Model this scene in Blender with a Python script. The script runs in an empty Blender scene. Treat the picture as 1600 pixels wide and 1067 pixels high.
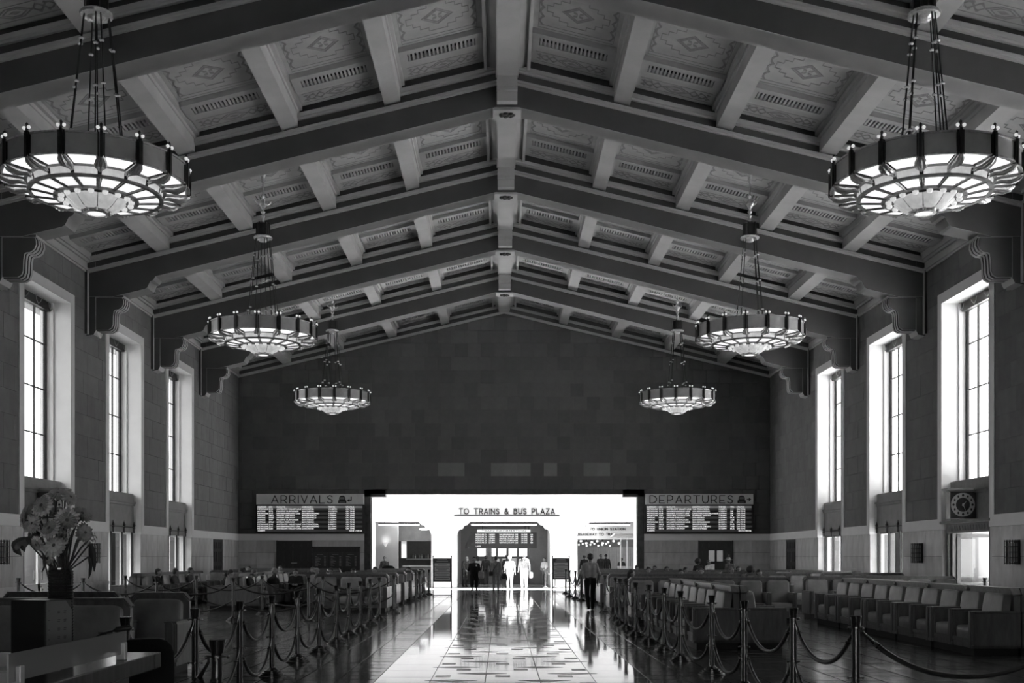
import bpy, bmesh, math, random
from mathutils import Vector, Matrix

random.seed(7)
S = bpy.context.scene
COL = S.collection
PI = math.pi

# ------------------------------------------------------------------ camera
cam_d = bpy.data.cameras.new('camera')
cam_d.sensor_width = 36.0
cam_d.lens = 1750 * 36.0 / 1600
cam_d.shift_x = (800 - 783) / 1600
cam_d.shift_y = (870.5 - 533.5) / 1600
cam_d.clip_end = 500
cam = bpy.data.objects.new('camera', cam_d)
COL.objects.link(cam)
cam.location = (-0.15, 0, 1.6)
cam.rotation_euler = (PI / 2, 0, 0)
S.camera = cam

# ------------------------------------------------------------------ sky, sun, exposure
SKY = 3.0
world = bpy.data.worlds.new('sky')
S.world = world
world.use_nodes = True
bg = world.node_tree.nodes['Background']
bg.inputs['Color'].default_value = (1, 1, 1, 1)
bg.inputs['Strength'].default_value = SKY

sun_d = bpy.data.lights.new('sun', 'SUN')
sun_d.energy = 52
sun_d.angle = 0.02
sun = bpy.data.objects.new('sun', sun_d)
COL.objects.link(sun)
sun.location = (40, -15, 60)
sun.rotation_euler = Vector((-0.36, -0.06, -0.92)).to_track_quat('-Z', 'Y').to_euler()

S.view_settings.view_transform = 'Standard'
S.view_settings.look = 'None'
S.view_settings.gamma = 1
S.view_settings.use_curve_mapping = False
S.view_settings.exposure = 0.62
S.cycles.max_bounces = 8
S.cycles.diffuse_bounces = 5
S.cycles.glossy_bounces = 4
S.cycles.transparent_max_bounces = 12
S.cycles.sample_clamp_indirect = 6
S.cycles.caustics_reflective = False
S.cycles.caustics_refractive = False

# ------------------------------------------------------------------ dimensions
W = 13.0                 # half width of the hall
YB = 54.8                # far wall
YF = -6.0                # wall behind the viewer
SL = 0.247               # roof slope
ANG = math.atan(SL)
CO = math.cos(ANG)
BEAMS = [2.02 + 6.5357 * i for i in range(8)]   # near faces of the frames
BW = 0.67
WINC = [5.61 + 6.5357 * i for i in range(8)]    # window centres
WIN_SIDE = {-1: [w for w in WINC if 24 < w < 50], 1: [w for w in WINC if 17 < w < 50]}   # bays with windows
HW = 1.645               # half width of an opening
PUR = [2.885, 5.46, 8.05, 10.62]


def zbeam(x):
    return 12.987 - SL * max(abs(x), 0.31)


def zpan(x):
    return 14.20 - SL * abs(x)


def portal(name, loc, rot, sx, sy):
    d = bpy.data.lights.new(name, 'AREA')
    d.shape = 'RECTANGLE'
    d.size = sx
    d.size_y = sy
    d.cycles.is_portal = True
    o = bpy.data.objects.new(name, d)
    COL.objects.link(o)
    o.location = loc
    o.rotation_euler = rot
    return o


# ------------------------------------------------------------------ materials
MATS = {}


def mat(name, base, rough=0.6, metal=0.0, spec=0.5, var=0.0, scale=4.0, bump=0.0, bscale=None, rnd=0.0,
        island=0.0, stretch=(1, 1, 1), emit=0.0, detail=4.0, coat=0.0):
    """grey procedural material: noise mottling, noise relief, optional tone shift per object / per loose piece"""
    if name in MATS:
        return MATS[name]
    m = bpy.data.materials.new(name)
    m.use_nodes = True
    nt = m.node_tree
    N, L = nt.nodes, nt.links
    b = N['Principled BSDF']
    b.inputs['Roughness'].default_value = rough
    b.inputs['Metallic'].default_value = metal
    b.inputs['Specular IOR Level'].default_value = spec
    if coat:
        b.inputs['Coat Weight'].default_value = coat
        b.inputs['Coat Roughness'].default_value = 0.08
    tc = N.new('ShaderNodeTexCoord')
    mp = N.new('ShaderNodeMapping')
    mp.inputs['Scale'].default_value = stretch
    L.new(tc.outputs['Object'], mp.inputs['Vector'])
    val = None
    if var > 0:
        no = N.new('ShaderNodeTexNoise')
        no.inputs['Scale'].default_value = scale
        no.inputs['Detail'].default_value = detail
        L.new(mp.outputs['Vector'], no.inputs['Vector'])
        mr = N.new('ShaderNodeMapRange')
        mr.inputs['From Min'].default_value = 0.25
        mr.inputs['From Max'].default_value = 0.75
        mr.inputs['To Min'].default_value = 1 - var
        mr.inputs['To Max'].default_value = 1 + var
        L.new(no.outputs['Fac'], mr.inputs['Value'])
        val = mr.outputs['Result']
    for amt, src in ((rnd, 'o'), (island, 'i')):
        if amt > 0:
            if src == 'o':
                g = N.new('ShaderNodeObjectInfo').outputs['Random']
            else:
                g = N.new('ShaderNodeNewGeometry').outputs['Random Per Island']
            mr = N.new('ShaderNodeMapRange')
            mr.inputs['To Min'].default_value = 1 - amt
            mr.inputs['To Max'].default_value = 1 + amt
            L.new(g, mr.inputs['Value'])
            if val is None:
                val = mr.outputs['Result']
            else:
                mu = N.new('ShaderNodeMath')
                mu.operation = 'MULTIPLY'
                L.new(val, mu.inputs[0])
                L.new(mr.outputs['Result'], mu.inputs[1])
                val = mu.outputs[0]
    if val is None:
        b.inputs['Base Color'].default_value = (base, base, base, 1)
    else:
        mu = N.new('ShaderNodeMath')
        mu.operation = 'MULTIPLY'
        mu.inputs[1].default_value = base
        L.new(val, mu.inputs[0])
        cc = N.new('ShaderNodeCombineColor')
        for k in range(3):
            L.new(mu.outputs[0], cc.inputs[k])
        L.new(cc.outputs[0], b.inputs['Base Color'])
    if bump > 0:
        nb = N.new('ShaderNodeTexNoise')
        nb.inputs['Scale'].default_value = bscale or scale * 3
        nb.inputs['Detail'].default_value = 3
        L.new(mp.outputs['Vector'], nb.inputs['Vector'])
        bp = N.new('ShaderNodeBump')
        bp.inputs['Strength'].default_value = bump
        bp.inputs['Distance'].default_value = 0.02
        L.new(nb.outputs['Fac'], bp.inputs['Height'])
        L.new(bp.outputs['Normal'], b.inputs['Normal'])
    if emit:
        b.inputs['Emission Color'].default_value = (1, 1, 1, 1)
        b.inputs['Emission Strength'].default_value = emit
    MATS[name] = m
    return m


def glass_mat(name, tint=1.0, refl=0.08, rough=0.02):
    m = bpy.data.materials.new(name)
    m.use_nodes = True
    nt = m.node_tree
    N, L = nt.nodes, nt.links
    N.remove(N['Principled BSDF'])
    t = N.new('ShaderNodeBsdfTransparent')
    t.inputs['Color'].default_value = (tint, tint, tint, 1)
    g = N.new('ShaderNodeBsdfGlossy')
    g.inputs['Roughness'].default_value = rough
    no = N.new('ShaderNodeTexNoise')
    no.inputs['Scale'].default_value = 1.5
    bp = N.new('ShaderNodeBump')
    bp.inputs['Strength'].default_value = 0.03
    L.new(no.outputs['Fac'], bp.inputs['Height'])
    L.new(bp.outputs['Normal'], g.inputs['Normal'])
    mx = N.new('ShaderNodeMixShader')
    mx.inputs[0].default_value = refl
    L.new(t.outputs[0], mx.inputs[1])
    L.new(g.outputs[0], mx.inputs[2])
    L.new(mx.outputs[0], N['Material Output'].inputs['Surface'])
    MATS[name] = m
    return m


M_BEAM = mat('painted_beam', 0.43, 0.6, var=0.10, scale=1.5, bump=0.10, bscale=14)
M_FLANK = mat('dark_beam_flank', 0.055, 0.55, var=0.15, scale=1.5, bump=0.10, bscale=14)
M_PANEL = mat('ceiling_panel', 0.40, 0.7, var=0.14, scale=2.2, bump=0.08, bscale=20, rnd=0.05)
M_STENCIL = mat('ceiling_stencil', 0.24, 0.7, var=0.2, scale=6)
M_GRILLE = mat('grille_paint', 0.38, 0.6, var=0.08, scale=3)
M_VOID = mat('grille_void', 0.015, 0.9, var=0.1)
M_TILE = mat('acoustic_tile', 0.105, 0.9, spec=0.2, var=0.10, scale=3, bump=0.15, bscale=60, rnd=0.14)
M_TILE_I = mat('acoustic_tile_side', 0.145, 0.9, spec=0.2, var=0.12, scale=3, bump=0.15, bscale=60, island=0.10)
M_CORE = mat('wall_core', 0.09, 0.9, var=0.1)
M_PLASTER = mat('pale_plaster', 0.80, 0.8, spec=0.2, var=0.03, scale=3, bump=0.04, bscale=40)
M_TRAV = mat('travertine', 0.50, 0.45, var=0.22, scale=3.0, stretch=(1, 1, 0.6), bump=0.05, bscale=20, rnd=0.14, detail=8)
M_STONE = mat('spandrel_stone', 0.17, 0.6, var=0.18, scale=4, bump=0.10, bscale=30, detail=8)
M_DKMARB = mat('dark_marble', 0.045, 0.3, var=0.5, scale=5, detail=8)
M_STEEL = mat('dark_steel', 0.04, 0.45, metal=0.6, var=0.2, scale=20)
M_IRON = mat('black_iron', 0.02, 0.5, metal=0.3, var=0.2, scale=20)
M_BRONZE = mat('window_bronze', 0.06, 0.5, metal=0.5, var=0.2, scale=9)
M_PANE = glass_mat('window_glass', 0.96, 0.06)
M_DOOR = mat('dark_wood_door', 0.018, 0.4, var=0.3, scale=5, stretch=(6, 6, 1), bump=0.05)
M_FLTILE = mat('quarry_tile', 0.050, 0.15, spec=0.42, var=0.25, scale=2.5, bump=0.02, bscale=5, island=0.3)
M_FLPART = mat('quarry_tile_single', 0.050, 0.15, spec=0.42, var=0.25, scale=2.5, bump=0.02, bscale=5, rnd=0.3)
M_GROUT = mat('grout', 0.05, 0.7, var=0.2, scale=8)
M_MARBLE = mat('aisle_marble', 0.24, 0.055, spec=0.6, var=0.22, scale=2.0, bump=0.008, bscale=6, rnd=0.15, detail=8)
M_INLAY_D = mat('inlay_dark', 0.05, 0.24, spec=0.4, var=0.4, scale=6, rnd=0.4)
M_INLAY_L = mat('inlay_light', 0.34, 0.2, spec=0.45, var=0.2, scale=6, rnd=0.25)
M_WHITE = mat('white_plaster', 0.86, 0.8, spec=0.2, var=0.02, scale=3, bump=0.03, bscale=50)
M_PAVE = mat('patio_paving', 0.62, 0.8, var=0.12, scale=1.2, bump=0.1)
M_DKGROUND = mat('darkened_ground', 0.10, 0.9, var=0.3, scale=2, bump=0.2)  # unseen left ground, made dark so less light bounces in from that side
M_CONC = mat('concourse_plaster', 0.42, 0.8, var=0.05, scale=2, bump=0.03)
M_CONCDK = mat('concourse_dark', 0.09, 0.6, var=0.2, scale=3)
M_WOOD = mat('seat_wood', 0.14, 0.32, var=0.3, scale=6, stretch=(3, 3, 0.6), bump=0.04, bscale=30, rnd=0.12, detail=6)
M_LEATHER = mat('seat_leather', 0.25, 0.36, var=0.22, scale=5, bump=0.12, bscale=14, rnd=0.2, detail=6)
M_PLINTH = mat('seat_plinth', 0.012, 0.6, var=0.2)
M_BRASS = mat('post_metal', 0.12, 0.24, metal=0.9, var=0.25, scale=12, bump=0.03)
M_ROPE = mat('velvet_rope', 0.022, 0.42, var=0.3, scale=40, bump=0.25, bscale=160)
M_CHBAND = mat('chandelier_band', 0.36, 0.42, metal=0.3, var=0.12, scale=6)
M_CHDARK = mat('chandelier_dark', 0.05, 0.35, metal=0.8, var=0.2, scale=9)
M_CHBRT = mat('chandelier_bright', 0.62, 0.25, metal=0.45, var=0.3, scale=18, bump=0.2, bscale=30)
M_GLOW = mat('lit_glass', 0.7, 0.5, var=0.03, scale=6, emit=0.62)
M_CHRIB = mat('chandelier_rib', 0.16, 0.35, metal=0.6, var=0.3, scale=14)
M_GLOWDIM = mat('lit_glass_dim', 0.45, 0.35, metal=0.2, var=0.3, scale=10, emit=0.25)
M_BULB = mat('bulb_glass', 0.75, 0.1, var=0.05, scale=6, emit=0.35)


# ------------------------------------------------------------------ mesh helpers
class MB:
    def __init__(s):
        s.v = []
        s.f = []
        s.m = []
        s.mi = 0

    def add(s, vs, fs):
        n = len(s.v)
        s.v += [tuple(p) for p in vs]
        s.f += [tuple(i + n for i in f) for f in fs]
        s.m += [s.mi] * len(fs)
        return s

    def box(s, x0, x1, y0, y1, z0, z1):
        vs = [(x0, y0, z0), (x1, y0, z0), (x1, y1, z0), (x0, y1, z0), (x0, y0, z1), (x1, y0, z1), (x1, y1, z1), (x0, y1, z1)]
        return s.add(vs, [(0, 3, 2, 1), (4, 5, 6, 7), (0, 1, 5, 4), (1, 2, 6, 5), (2, 3, 7, 6), (3, 0, 4, 7)])

    def prism(s, poly, a0, a1, axis='y'):
        n = len(poly)

        def P(p, a):
            if axis == 'y':
                return (p[0], a, p[1])
            if axis == 'x':
                return (a, p[0], p[1])
            return (p[0], p[1], a)
        vs = [P(p, a0) for p in poly] + [P(p, a1) for p in poly]
        fs = [tuple(range(n)), tuple(range(2 * n - 1, n - 1, -1))]
        for i in range(n):
            j = (i + 1) % n
            fs.append((i, j, n + j, n + i))
        return s.add(vs, fs)

    def lathe(s, prof, n=16, c=(0, 0, 0), a0=0.0, a1=2 * PI, sx=1.0, sy=1.0):
        full = abs(a1 - a0 - 2 * PI) < 1e-6
        cols = n if full else n + 1
        vs = []
        for i in range(cols):
            a = a0 + (a1 - a0) * i / n
            ca, sa = math.cos(a), math.sin(a)
            for r, z in prof:
                vs.append((c[0] + r * ca * sx, c[1] + r * sa * sy, c[2] + z))
        k = len(prof)
        fs = []
        for i in range(n):
            j = (i + 1) % cols
            for q in range(k - 1):
                a, b, d, e = i * k + q, j * k + q, j * k + q + 1, i * k + q + 1
                fs.append((a, b, d, e))
        return s.add(vs, fs)

    def tube(s, pts, r, n=8, cap=True):
        pts = [Vector(p) for p in pts]
        rs = r if isinstance(r, (list, tuple)) else [r] * len(pts)
        vs = []
        up = Vector((0, 0, 1))
        u = None
        for i, p in enumerate(pts):
            t = (pts[min(i + 1, len(pts) - 1)] - pts[max(i - 1, 0)]).normalized()
            if u is None:
                u = t.cross(up)
                if u.length < 1e-3:
                    u = t.cross(Vector((1, 0, 0)))
            u = (u - t * u.dot(t)).normalized()
            w = t.cross(u)
            for k in range(n):
                a = 2 * PI * k / n
                vs.append(p + (u * math.cos(a) + w * math.sin(a)) * rs[i])
        fs = []
        for i in range(len(pts) - 1):
            for k in range(n):
                k2 = (k + 1) % n
                fs.append((i * n + k, i * n + k2, (i + 1) * n + k2, (i + 1) * n + k))
        if cap:
            fs.append(tuple(range(n - 1, -1, -1)))
            fs.append(tuple((len(pts) - 1) * n + k for k in range(n)))
        return s.add(vs, fs)

    def ball(s, c, rx, ry=None, rz=None, n=10, m=6):
        ry = rx if ry is None else ry
        rz = rx if rz is None else rz
        vs = [(c[0], c[1], c[2] - rz)]
        for j in range(1, m):
            b = -PI / 2 + PI * j / m
            for i in range(n):
                a = 2 * PI * i / n
                vs.append((c[0] + rx * math.cos(b) * math.cos(a), c[1] + ry * math.cos(b) * math.sin(a), c[2] + rz * math.sin(b)))
        vs.append((c[0], c[1], c[2] + rz))
        fs = []
        for i in range(n):
            i2 = (i + 1) % n
            fs.append((0, 1 + i2, 1 + i))
            for j in range(m - 2):
                a = 1 + j * n
                fs.append((a + i, a + i2, a + n + i2, a + n + i))
            a = 1 + (m - 2) * n
            fs.append((a + i, a + i2, len(vs) - 1))
        return s.add(vs, fs)

    def cushion(s, c, hx, hy, hz, e=4.0, n=20, m=10):
        """pillow-shaped superellipsoid"""
        def sg(v, p):
            return math.copysign(abs(v) ** p, v)
        vs = []
        for j in range(m + 1):
            b = -PI / 2 + PI * j / m
            for i in range(n):
                a = 2 * PI * i / n
                vs.append((c[0] + hx * sg(math.cos(b), 2 / e) * sg(math.cos(a), 2 / e),
                           c[1] + hy * sg(math.cos(b), 2 / e) * sg(math.sin(a), 2 / e),
                           c[2] + hz * sg(math.sin(b), 2 / e)))
        fs = []
        for j in range(m):
            for i in range(n):
                i2 = (i + 1) % n
                fs.append((j * n + i, j * n + i2, (j + 1) * n + i2, (j + 1) * n + i))
        return s.add(vs, fs)

    def strip(s, pts, w, t, close=False):
        """flat strip of width w, thickness t lying on z=0, hanging to z=-t, along 2-D points"""
        n = len(pts)
        seg = [(pts[i], pts[(i + 1) % n]) for i in range(n if close else n - 1)]
        for a, b in seg:
            d = Vector((b[0] - a[0], b[1] - a[1]))
            if d.length < 1e-6:
                continue
            d.normalize()
            q = Vector((-d.y, d.x)) * w / 2
            e = d * w / 2
            P = [(a[0] - e.x + q.x, a[1] - e.y + q.y), (a[0] - e.x - q.x, a[1] - e.y - q.y),
                 (b[0] + e.x - q.x, b[1] + e.y - q.y), (b[0] + e.x + q.x, b[1] + e.y + q.y)]
            s.prism(P, -t, 0, 'z')
        return s

    def mesh(s, name, mats, smooth=False, fix=True):
        me = bpy.data.meshes.new(name)
        me.from_pydata(s.v, [], s.f)
        for m in (mats if isinstance(mats, (list, tuple)) else [mats]):
            me.materials.append(m)
        if any(s.m):
            me.polygons.foreach_set('material_index', s.m)
        if fix:
            bm = bmesh.new()
            bm.from_mesh(me)
            bmesh.ops.remove_doubles(bm, verts=bm.verts, dist=1e-5)
            bmesh.ops.recalc_face_normals(bm, faces=bm.faces)
            bm.to_mesh(me)
            bm.free()
        if smooth:
            me.polygons.foreach_set('use_smooth', [True] * len(me.polygons))
            me.set_sharp_from_angle(angle=math.radians(40))
        me.update()
        return me

    def build(s, name, mats, parent=None, loc=(0, 0, 0), rot=(0, 0, 0), smooth=False, fix=True):
        return put(name, s.mesh(name, mats, smooth, fix), parent, loc, rot)


def put(name, me, parent=None, loc=(0, 0, 0), rot=(0, 0, 0)):
    o = bpy.data.objects.new(name, me)
    COL.objects.link(o)
    o.parent = parent
    o.location = loc
    o.rotation_euler = rot
    return o


def tag(o, label, cat, group=None):
    o['label'] = label
    o['category'] = cat
    if group:
        o['group'] = group
    return o


def thing(name, label, cat, loc=(0, 0, 0), rz=0.0, group=None):
    o = bpy.data.objects.new(name, None)
    o.empty_display_size = 0.2
    COL.objects.link(o)
    o.location = loc
    o.rotation_euler = (0, 0, rz)
    return tag(o, label, cat, group)


def struct(o):
    o['kind'] = 'structure'
    return o


def stuff(o):
    o['kind'] = 'stuff'
    return o


def sempty(name, loc=(0, 0, 0)):
    o = bpy.data.objects.new(name, None)
    COL.objects.link(o)
    o.location = loc
    return struct(o)


def dup(root, loc, rz=0.0, label=None, group=None):
    r = root.copy()
    COL.objects.link(r)
    r.location = loc
    r.rotation_euler = (0, 0, rz)
    if label:
        r['label'] = label
    if group:
        r['group'] = group
    for ch in list(root.children):
        c = ch.copy()
        COL.objects.link(c)
        c.parent = r
        for g in list(ch.children):
            d = g.copy()
            COL.objects.link(d)
            d.parent = c
    return r


def bevel(o, w=0.01, seg=2):
    m = o.modifiers.new('bevel', 'BEVEL')
    m.width = w
    m.segments = seg
    m.limit_method = 'ANGLE'
    return o


ORD = ['first', 'second', 'third', 'fourth', 'fifth', 'sixth', 'seventh', 'eighth', 'ninth', 'tenth', 'eleventh', 'twelfth',
       'thirteenth', 'fourteenth', 'fifteenth', 'sixteenth', 'seventeenth', 'eighteenth', 'nineteenth', 'twentieth']

# ================================================================== FLOOR
floor = struct(MB().box(-W, W, YF, YB + 0.4, -0.3, -0.02).build('floor', M_GROUT))
AX = 1.78                                   # half width of the marble aisle
TS = 0.5


def tile_mesh(sx, sy, z=0.0, ch=0.004, h=0.02, pillow=0.0):
    """one tile: sides, eased edge, and a faintly cushioned top"""
    m = MB()
    a, b = sx / 2, sy / 2
    vs = [(-a, -b, -h), (a, -b, -h), (a, b, -h), (-a, b, -h)]
    vs += [(-a, -b, z - ch), (a, -b, z - ch), (a, b, z - ch), (-a, b, z - ch)]
    vs += [(-a + ch, -b + ch, z), (a - ch, -b + ch, z), (a - ch, b - ch, z), (-a + ch, b - ch, z)]
    fs = []
    if pillow:
        q = 0.62
        vs += [((-a + ch) * q, (-b + ch) * q, z + pillow), ((a - ch) * q, (-b + ch) * q, z + pillow), ((a - ch) * q, (b - ch) * q, z + pillow), ((-a + ch) * q, (b - ch) * q, z + pillow)]
        fs.append((12, 13, 14, 15))
        fs += [(8 + k, 8 + (k + 1) % 4, 12 + (k + 1) % 4, 12 + k) for k in range(4)]
    else:
        fs.append((8, 9, 10, 11))
    for k in range(4):
        k2 = (k + 1) % 4
        fs += [(k, k2, 4 + k2, 4 + k), (4 + k, 4 + k2, 8 + k2, 8 + k)]
    return m.add(vs, fs)


rt = random.Random(3)
me_tile = tile_mesh(TS - 0.012, TS - 0.012, pillow=0.0011).mesh('tile', M_FLPART)
cells = []
nx = int((W - AX) / TS)
for sgn in (-1, 1):
    for i in range(nx + 1):
        xc = sgn * (AX + TS * (i + 0.5))
        if abs(xc) + TS / 2 > W:
            continue
        j = 0
        while YF + TS * (j + 1) < YB:
            cells.append((xc, YF + TS * (j + 0.5) + (0.0 if i % 2 else 0.12)))
            j += 1


def visible(x, y):
    if y < 14.2:
        return False
    px = 783 + 1750 * (x + 0.15) / y
    return -20 < px < 1620


cells.sort(key=lambda c: c[1])
seen = [c for c in cells if visible(*c)][:300]
sset = set(seen)
for c in seen:
    put('tile', me_tile, floor, (c[0], c[1], 0.0), (rt.gauss(0, 0.0045), rt.gauss(0, 0.0025), 0))
rest = MB()
base = tile_mesh(TS - 0.012, TS - 0.012, pillow=0.0011)
for c in cells:
    if c in sset or c[1] > YB - 0.2:
        continue
    ax, ay = rt.gauss(0, 0.0045), rt.gauss(0, 0.0025)
    rest.add([(c[0] + p[0], c[1] + p[1], p[2] - ay * p[0] + ax * p[1]) for p in base.v], base.f)
stuff(rest.build('tile_field', M_FLTILE, floor, fix=False))

# marble aisle: border strips, slabs, inlaid squares and lozenges
me_slab = tile_mesh(0.706, 0.874, 0.001).mesh('marble_slab', M_MARBLE)
me_bord = tile_mesh(0.26, 0.87, 0.001).mesh('border_slab', mat('aisle_border', 0.13, 0.09, var=0.3, scale=3, rnd=0.2, detail=8))
me_sqd = tile_mesh(0.20, 0.20, 0.004, 0.002).mesh('inlay_square', M_INLAY_D)
me_sql = tile_mesh(0.20, 0.20, 0.004, 0.002).mesh('inlay_square_pale', M_INLAY_L)
loz = MB()
loz.prism([(-0.34, 0), (0, -0.13), (0.34, 0), (0, 0.13)], -0.01, 0.003, 'z')
me_loz = loz.mesh('inlay_lozenge', M_INLAY_D)
lzl = MB()
lzl.prism([(-0.26, 0), (0, -0.09), (0.26, 0), (0, 0.09)], -0.01, 0.0045, 'z')
me_lzl = lzl.mesh('inlay_lozenge_pale', M_INLAY_L)
y = 0.4
k = 0
aisle_rest = MB()
while y < YB:
    near = y > 12
    for xs in (-1.424, -0.712, 0.0, 0.712, 1.424):
        if near:
            put('marble_slab', me_slab, floor, (xs, y, 0), (rt.gauss(0, 0.0006), rt.gauss(0, 0.0005), 0))
    y += 0.88
y = 12.4
while y < YB - 0.5:
    alt = k % 2
    for xs in ((-0.97, -0.17, 0.67) if alt else (-0.64, 0.17, 0.99)):
        big = abs(xs) > 0.5 and k % 4 < 3
        put('inlay_square', me_sqd if big else me_sql, floor, (xs + (0.04 if alt else -0.04), y, 0))
    for xs in ((-0.41, 0.83) if alt else (-0.80, 0.41)):
        put('inlay_lozenge', me_loz, floor, (xs, y + 0.35, 0))
        put('inlay_lozenge', me_lzl, floor, (xs, y + 0.35, 0))
    y += 0.88 if y < 30 else 1.76
    k += 1

# ================================================================== CEILING
ceiling = MB()
for sg in (-1, 1):
    ceiling.prism([(0, zpan(0) + 0.02), (sg * (W + 0.9), zpan(W + 0.9) + 0.02), (sg * (W + 0.9), zpan(W + 0.9) + 0.5), (0, zpan(0) + 0.5)],
                  YF - 0.4, YB + 0.4)
    # overhang added out of view to keep the high sun off the tall windows
    ceiling.prism([(sg * (W + 0.9), 10.6), (sg * (W + 3.6), 10.2), (sg * (W + 3.6), 10.35), (sg * (W + 0.9), 11.2)], YF - 0.4, YB + 0.4)
ceiling = struct(ceiling.build('ceiling', M_PANEL))

# --- frames spanning the hall
bm_ = MB()
half = [(0.31, zbeam(0.31)), (10.86, zbeam(10.86)), (10.93, zbeam(10.93) - 0.10), (11.02, zbeam(11.0) - 0.12), (11.12, 9.95), (11.2, 9.91), (12.2, 9.67), (W, 9.67)]
low = [(-x, z) for x, z in reversed(half)] + half
top = [(W, zpan(W) + 0.05), (0, zpan(0) + 0.05), (-W, zpan(W) + 0.05)]
bm_.prism(low + top, 0.03, BW - 0.03)
# slightly proud lower chord with a fine edge
bm_.prism(low + [(W, zbeam(W) + 0.62), (0, zbeam(0) + 0.62), (-W, zbeam(W) + 0.62)], 0, BW)
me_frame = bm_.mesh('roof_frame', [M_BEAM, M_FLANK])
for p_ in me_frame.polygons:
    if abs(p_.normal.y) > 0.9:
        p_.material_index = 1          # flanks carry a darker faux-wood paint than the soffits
ld = MB()
for sg in (-1, 1):
    for (z0, z1, pr) in ((0.60, 0.65, 0.06), (0.65, 0.71, 0.11), (0.93, 0.98, 0.05), (0.98, 1.08, 0.11)):
        P = [(0, zbeam(0) + z0 + 0.0), (sg * W, zbeam(W) + z0), (sg * W, zbeam(W) + z1), (0, zbeam(0) + z1)]
        ld.prism(P, -pr, BW + pr)
me_ledge = ld.mesh('ledge', M_BEAM)
# scrolled bracket and wall post
br = MB()


def bracket(sg):
    m = MB()
    pts = [(11.93, 9.69), (11.88, 9.60), (11.87, 9.48), (11.92, 9.36), (12.02, 9.29), (12.12, 9.28), (12.17, 9.24), (12.19, 9.1), (12.20, 8.82),
           (12.24, 8.72), (12.34, 8.66), (12.72, 8.66), (12.72, 9.69)]
    m.prism([(sg * x, z) for x, z in pts], 0.06, BW - 0.06)
    for y0 in (0.13, 0.29, 0.45):
        q = [(x - 0.035 if i < 11 else x, z - (0.03 if 9 <= i <= 11 else 0)) for i, (x, z) in enumerate(pts)]
        m.prism([(sg * x, z) for x, z in q], y0, y0 + 0.1)
    m.box(min(sg * 11.86, sg * 12.72), max(sg * 11.86, sg * 12.72), 0.03, BW - 0.03, 9.66, 9.72)
    return m


def wallpost(sg):
    m = MB()
    a, b = sorted((sg * 12.72, sg * W))
    m.box(a, b, 0.02, BW - 0.02, 8.62, 11.0)
    m.prism([(sg * 12.72, 8.62), (sg * W, 8.62), (sg * W, 8.46), (sg * 12.78, 8.5)], 0.02, BW - 0.02)
    a, b = sorted((sg * 12.92, sg * W))
    m.box(a, b, -0.14, BW + 0.14, 8.50, 10.5)
    return m


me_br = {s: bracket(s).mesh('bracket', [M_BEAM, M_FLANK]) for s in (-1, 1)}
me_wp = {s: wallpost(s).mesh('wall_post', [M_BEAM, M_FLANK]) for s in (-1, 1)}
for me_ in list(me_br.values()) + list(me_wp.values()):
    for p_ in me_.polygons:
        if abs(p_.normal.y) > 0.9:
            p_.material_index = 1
# apex plate, medallion and ridge corbel
ap = MB()
ap.box(-0.36, 0.36, 0.05, BW - 0.05, 12.86, 12.92)
me_ap = ap.mesh('apex_plate', M_BEAM)
ro = MB()
for kx in range(7):
    a = kx * 2 * PI / 7
    ro.ball((0.15 * math.cos(a), BW / 2 + 0.10 * math.sin(a), 12.85), 0.07, 0.055, 0.05, 8, 5)
ro.ball((0, BW / 2, 12.84), 0.09, 0.07, 0.06, 8, 5)
me_ro = ro.mesh('medallion', mat('medallion_bronze', 0.05, 0.4, metal=0.5, var=0.4, scale=20), True)
rc = MB()
rc.box(-0.255, 0.255, -0.24, 0.0, 12.98, 13.6)
rc.box(-0.255, 0.255, -0.34, 0.0, 13.22, 13.6)
rc.box(-0.262, 0.262, -0.37, 0.0, 13.30, 13.36)
me_rc = rc.mesh('ridge_corbel', M_BEAM)
frames = []
for i, yb in enumerate(BEAMS):
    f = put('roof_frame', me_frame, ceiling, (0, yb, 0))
    put('ledge', me_ledge, f)
    for sg in (-1, 1):
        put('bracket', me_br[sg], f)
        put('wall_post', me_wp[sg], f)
    put('apex_plate', me_ap, f)
    put('medallion', me_ro, f)
    put('ridge_corbel', me_rc, f)
# ledges on the far gable (last half frame)
lg = MB()
for sg in (-1, 1):
    for (z0, z1, pr) in ((0.60, 0.71, 0.16), (0.93, 0.98, 0.03), (0.98, 1.06, 0.06)):
        lg.prism([(0, zbeam(0) + z0), (sg * W, zbeam(W) + z0), (sg * W, zbeam(W) + z1), (0, zbeam(0) + z1)], YB - pr, YB + 0.02)
lg.build('gable_ledge', M_BEAM, ceiling)

# --- ridge beam, purlins, wall plates: one piece for each bay
bays = [(YF, BEAMS[0])] + [(BEAMS[i] + BW, BEAMS[i + 1]) for i in range(len(BEAMS) - 1)] + [(BEAMS[-1] + BW, YB)]


def purlin(L, hw, x):
    """x>0 side; bottom follows the slope; stepped mouldings near the panel"""
    m = MB()
    zb = lambda xx: zbeam(xx) + 0.73
    for (e, dz) in ((0.0, 0.0), (0.035, 0.30), (0.11, 0.385)):
        m.prism([(x - hw - e, zb(x - hw - e) + dz), (x + hw + e, zb(x + hw + e) + dz), (x + hw + e, zpan(x + hw + e) + 0.05),
                 (x - hw - e, zpan(x - hw - e) + 0.05)], 0, L)
    return m


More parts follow.
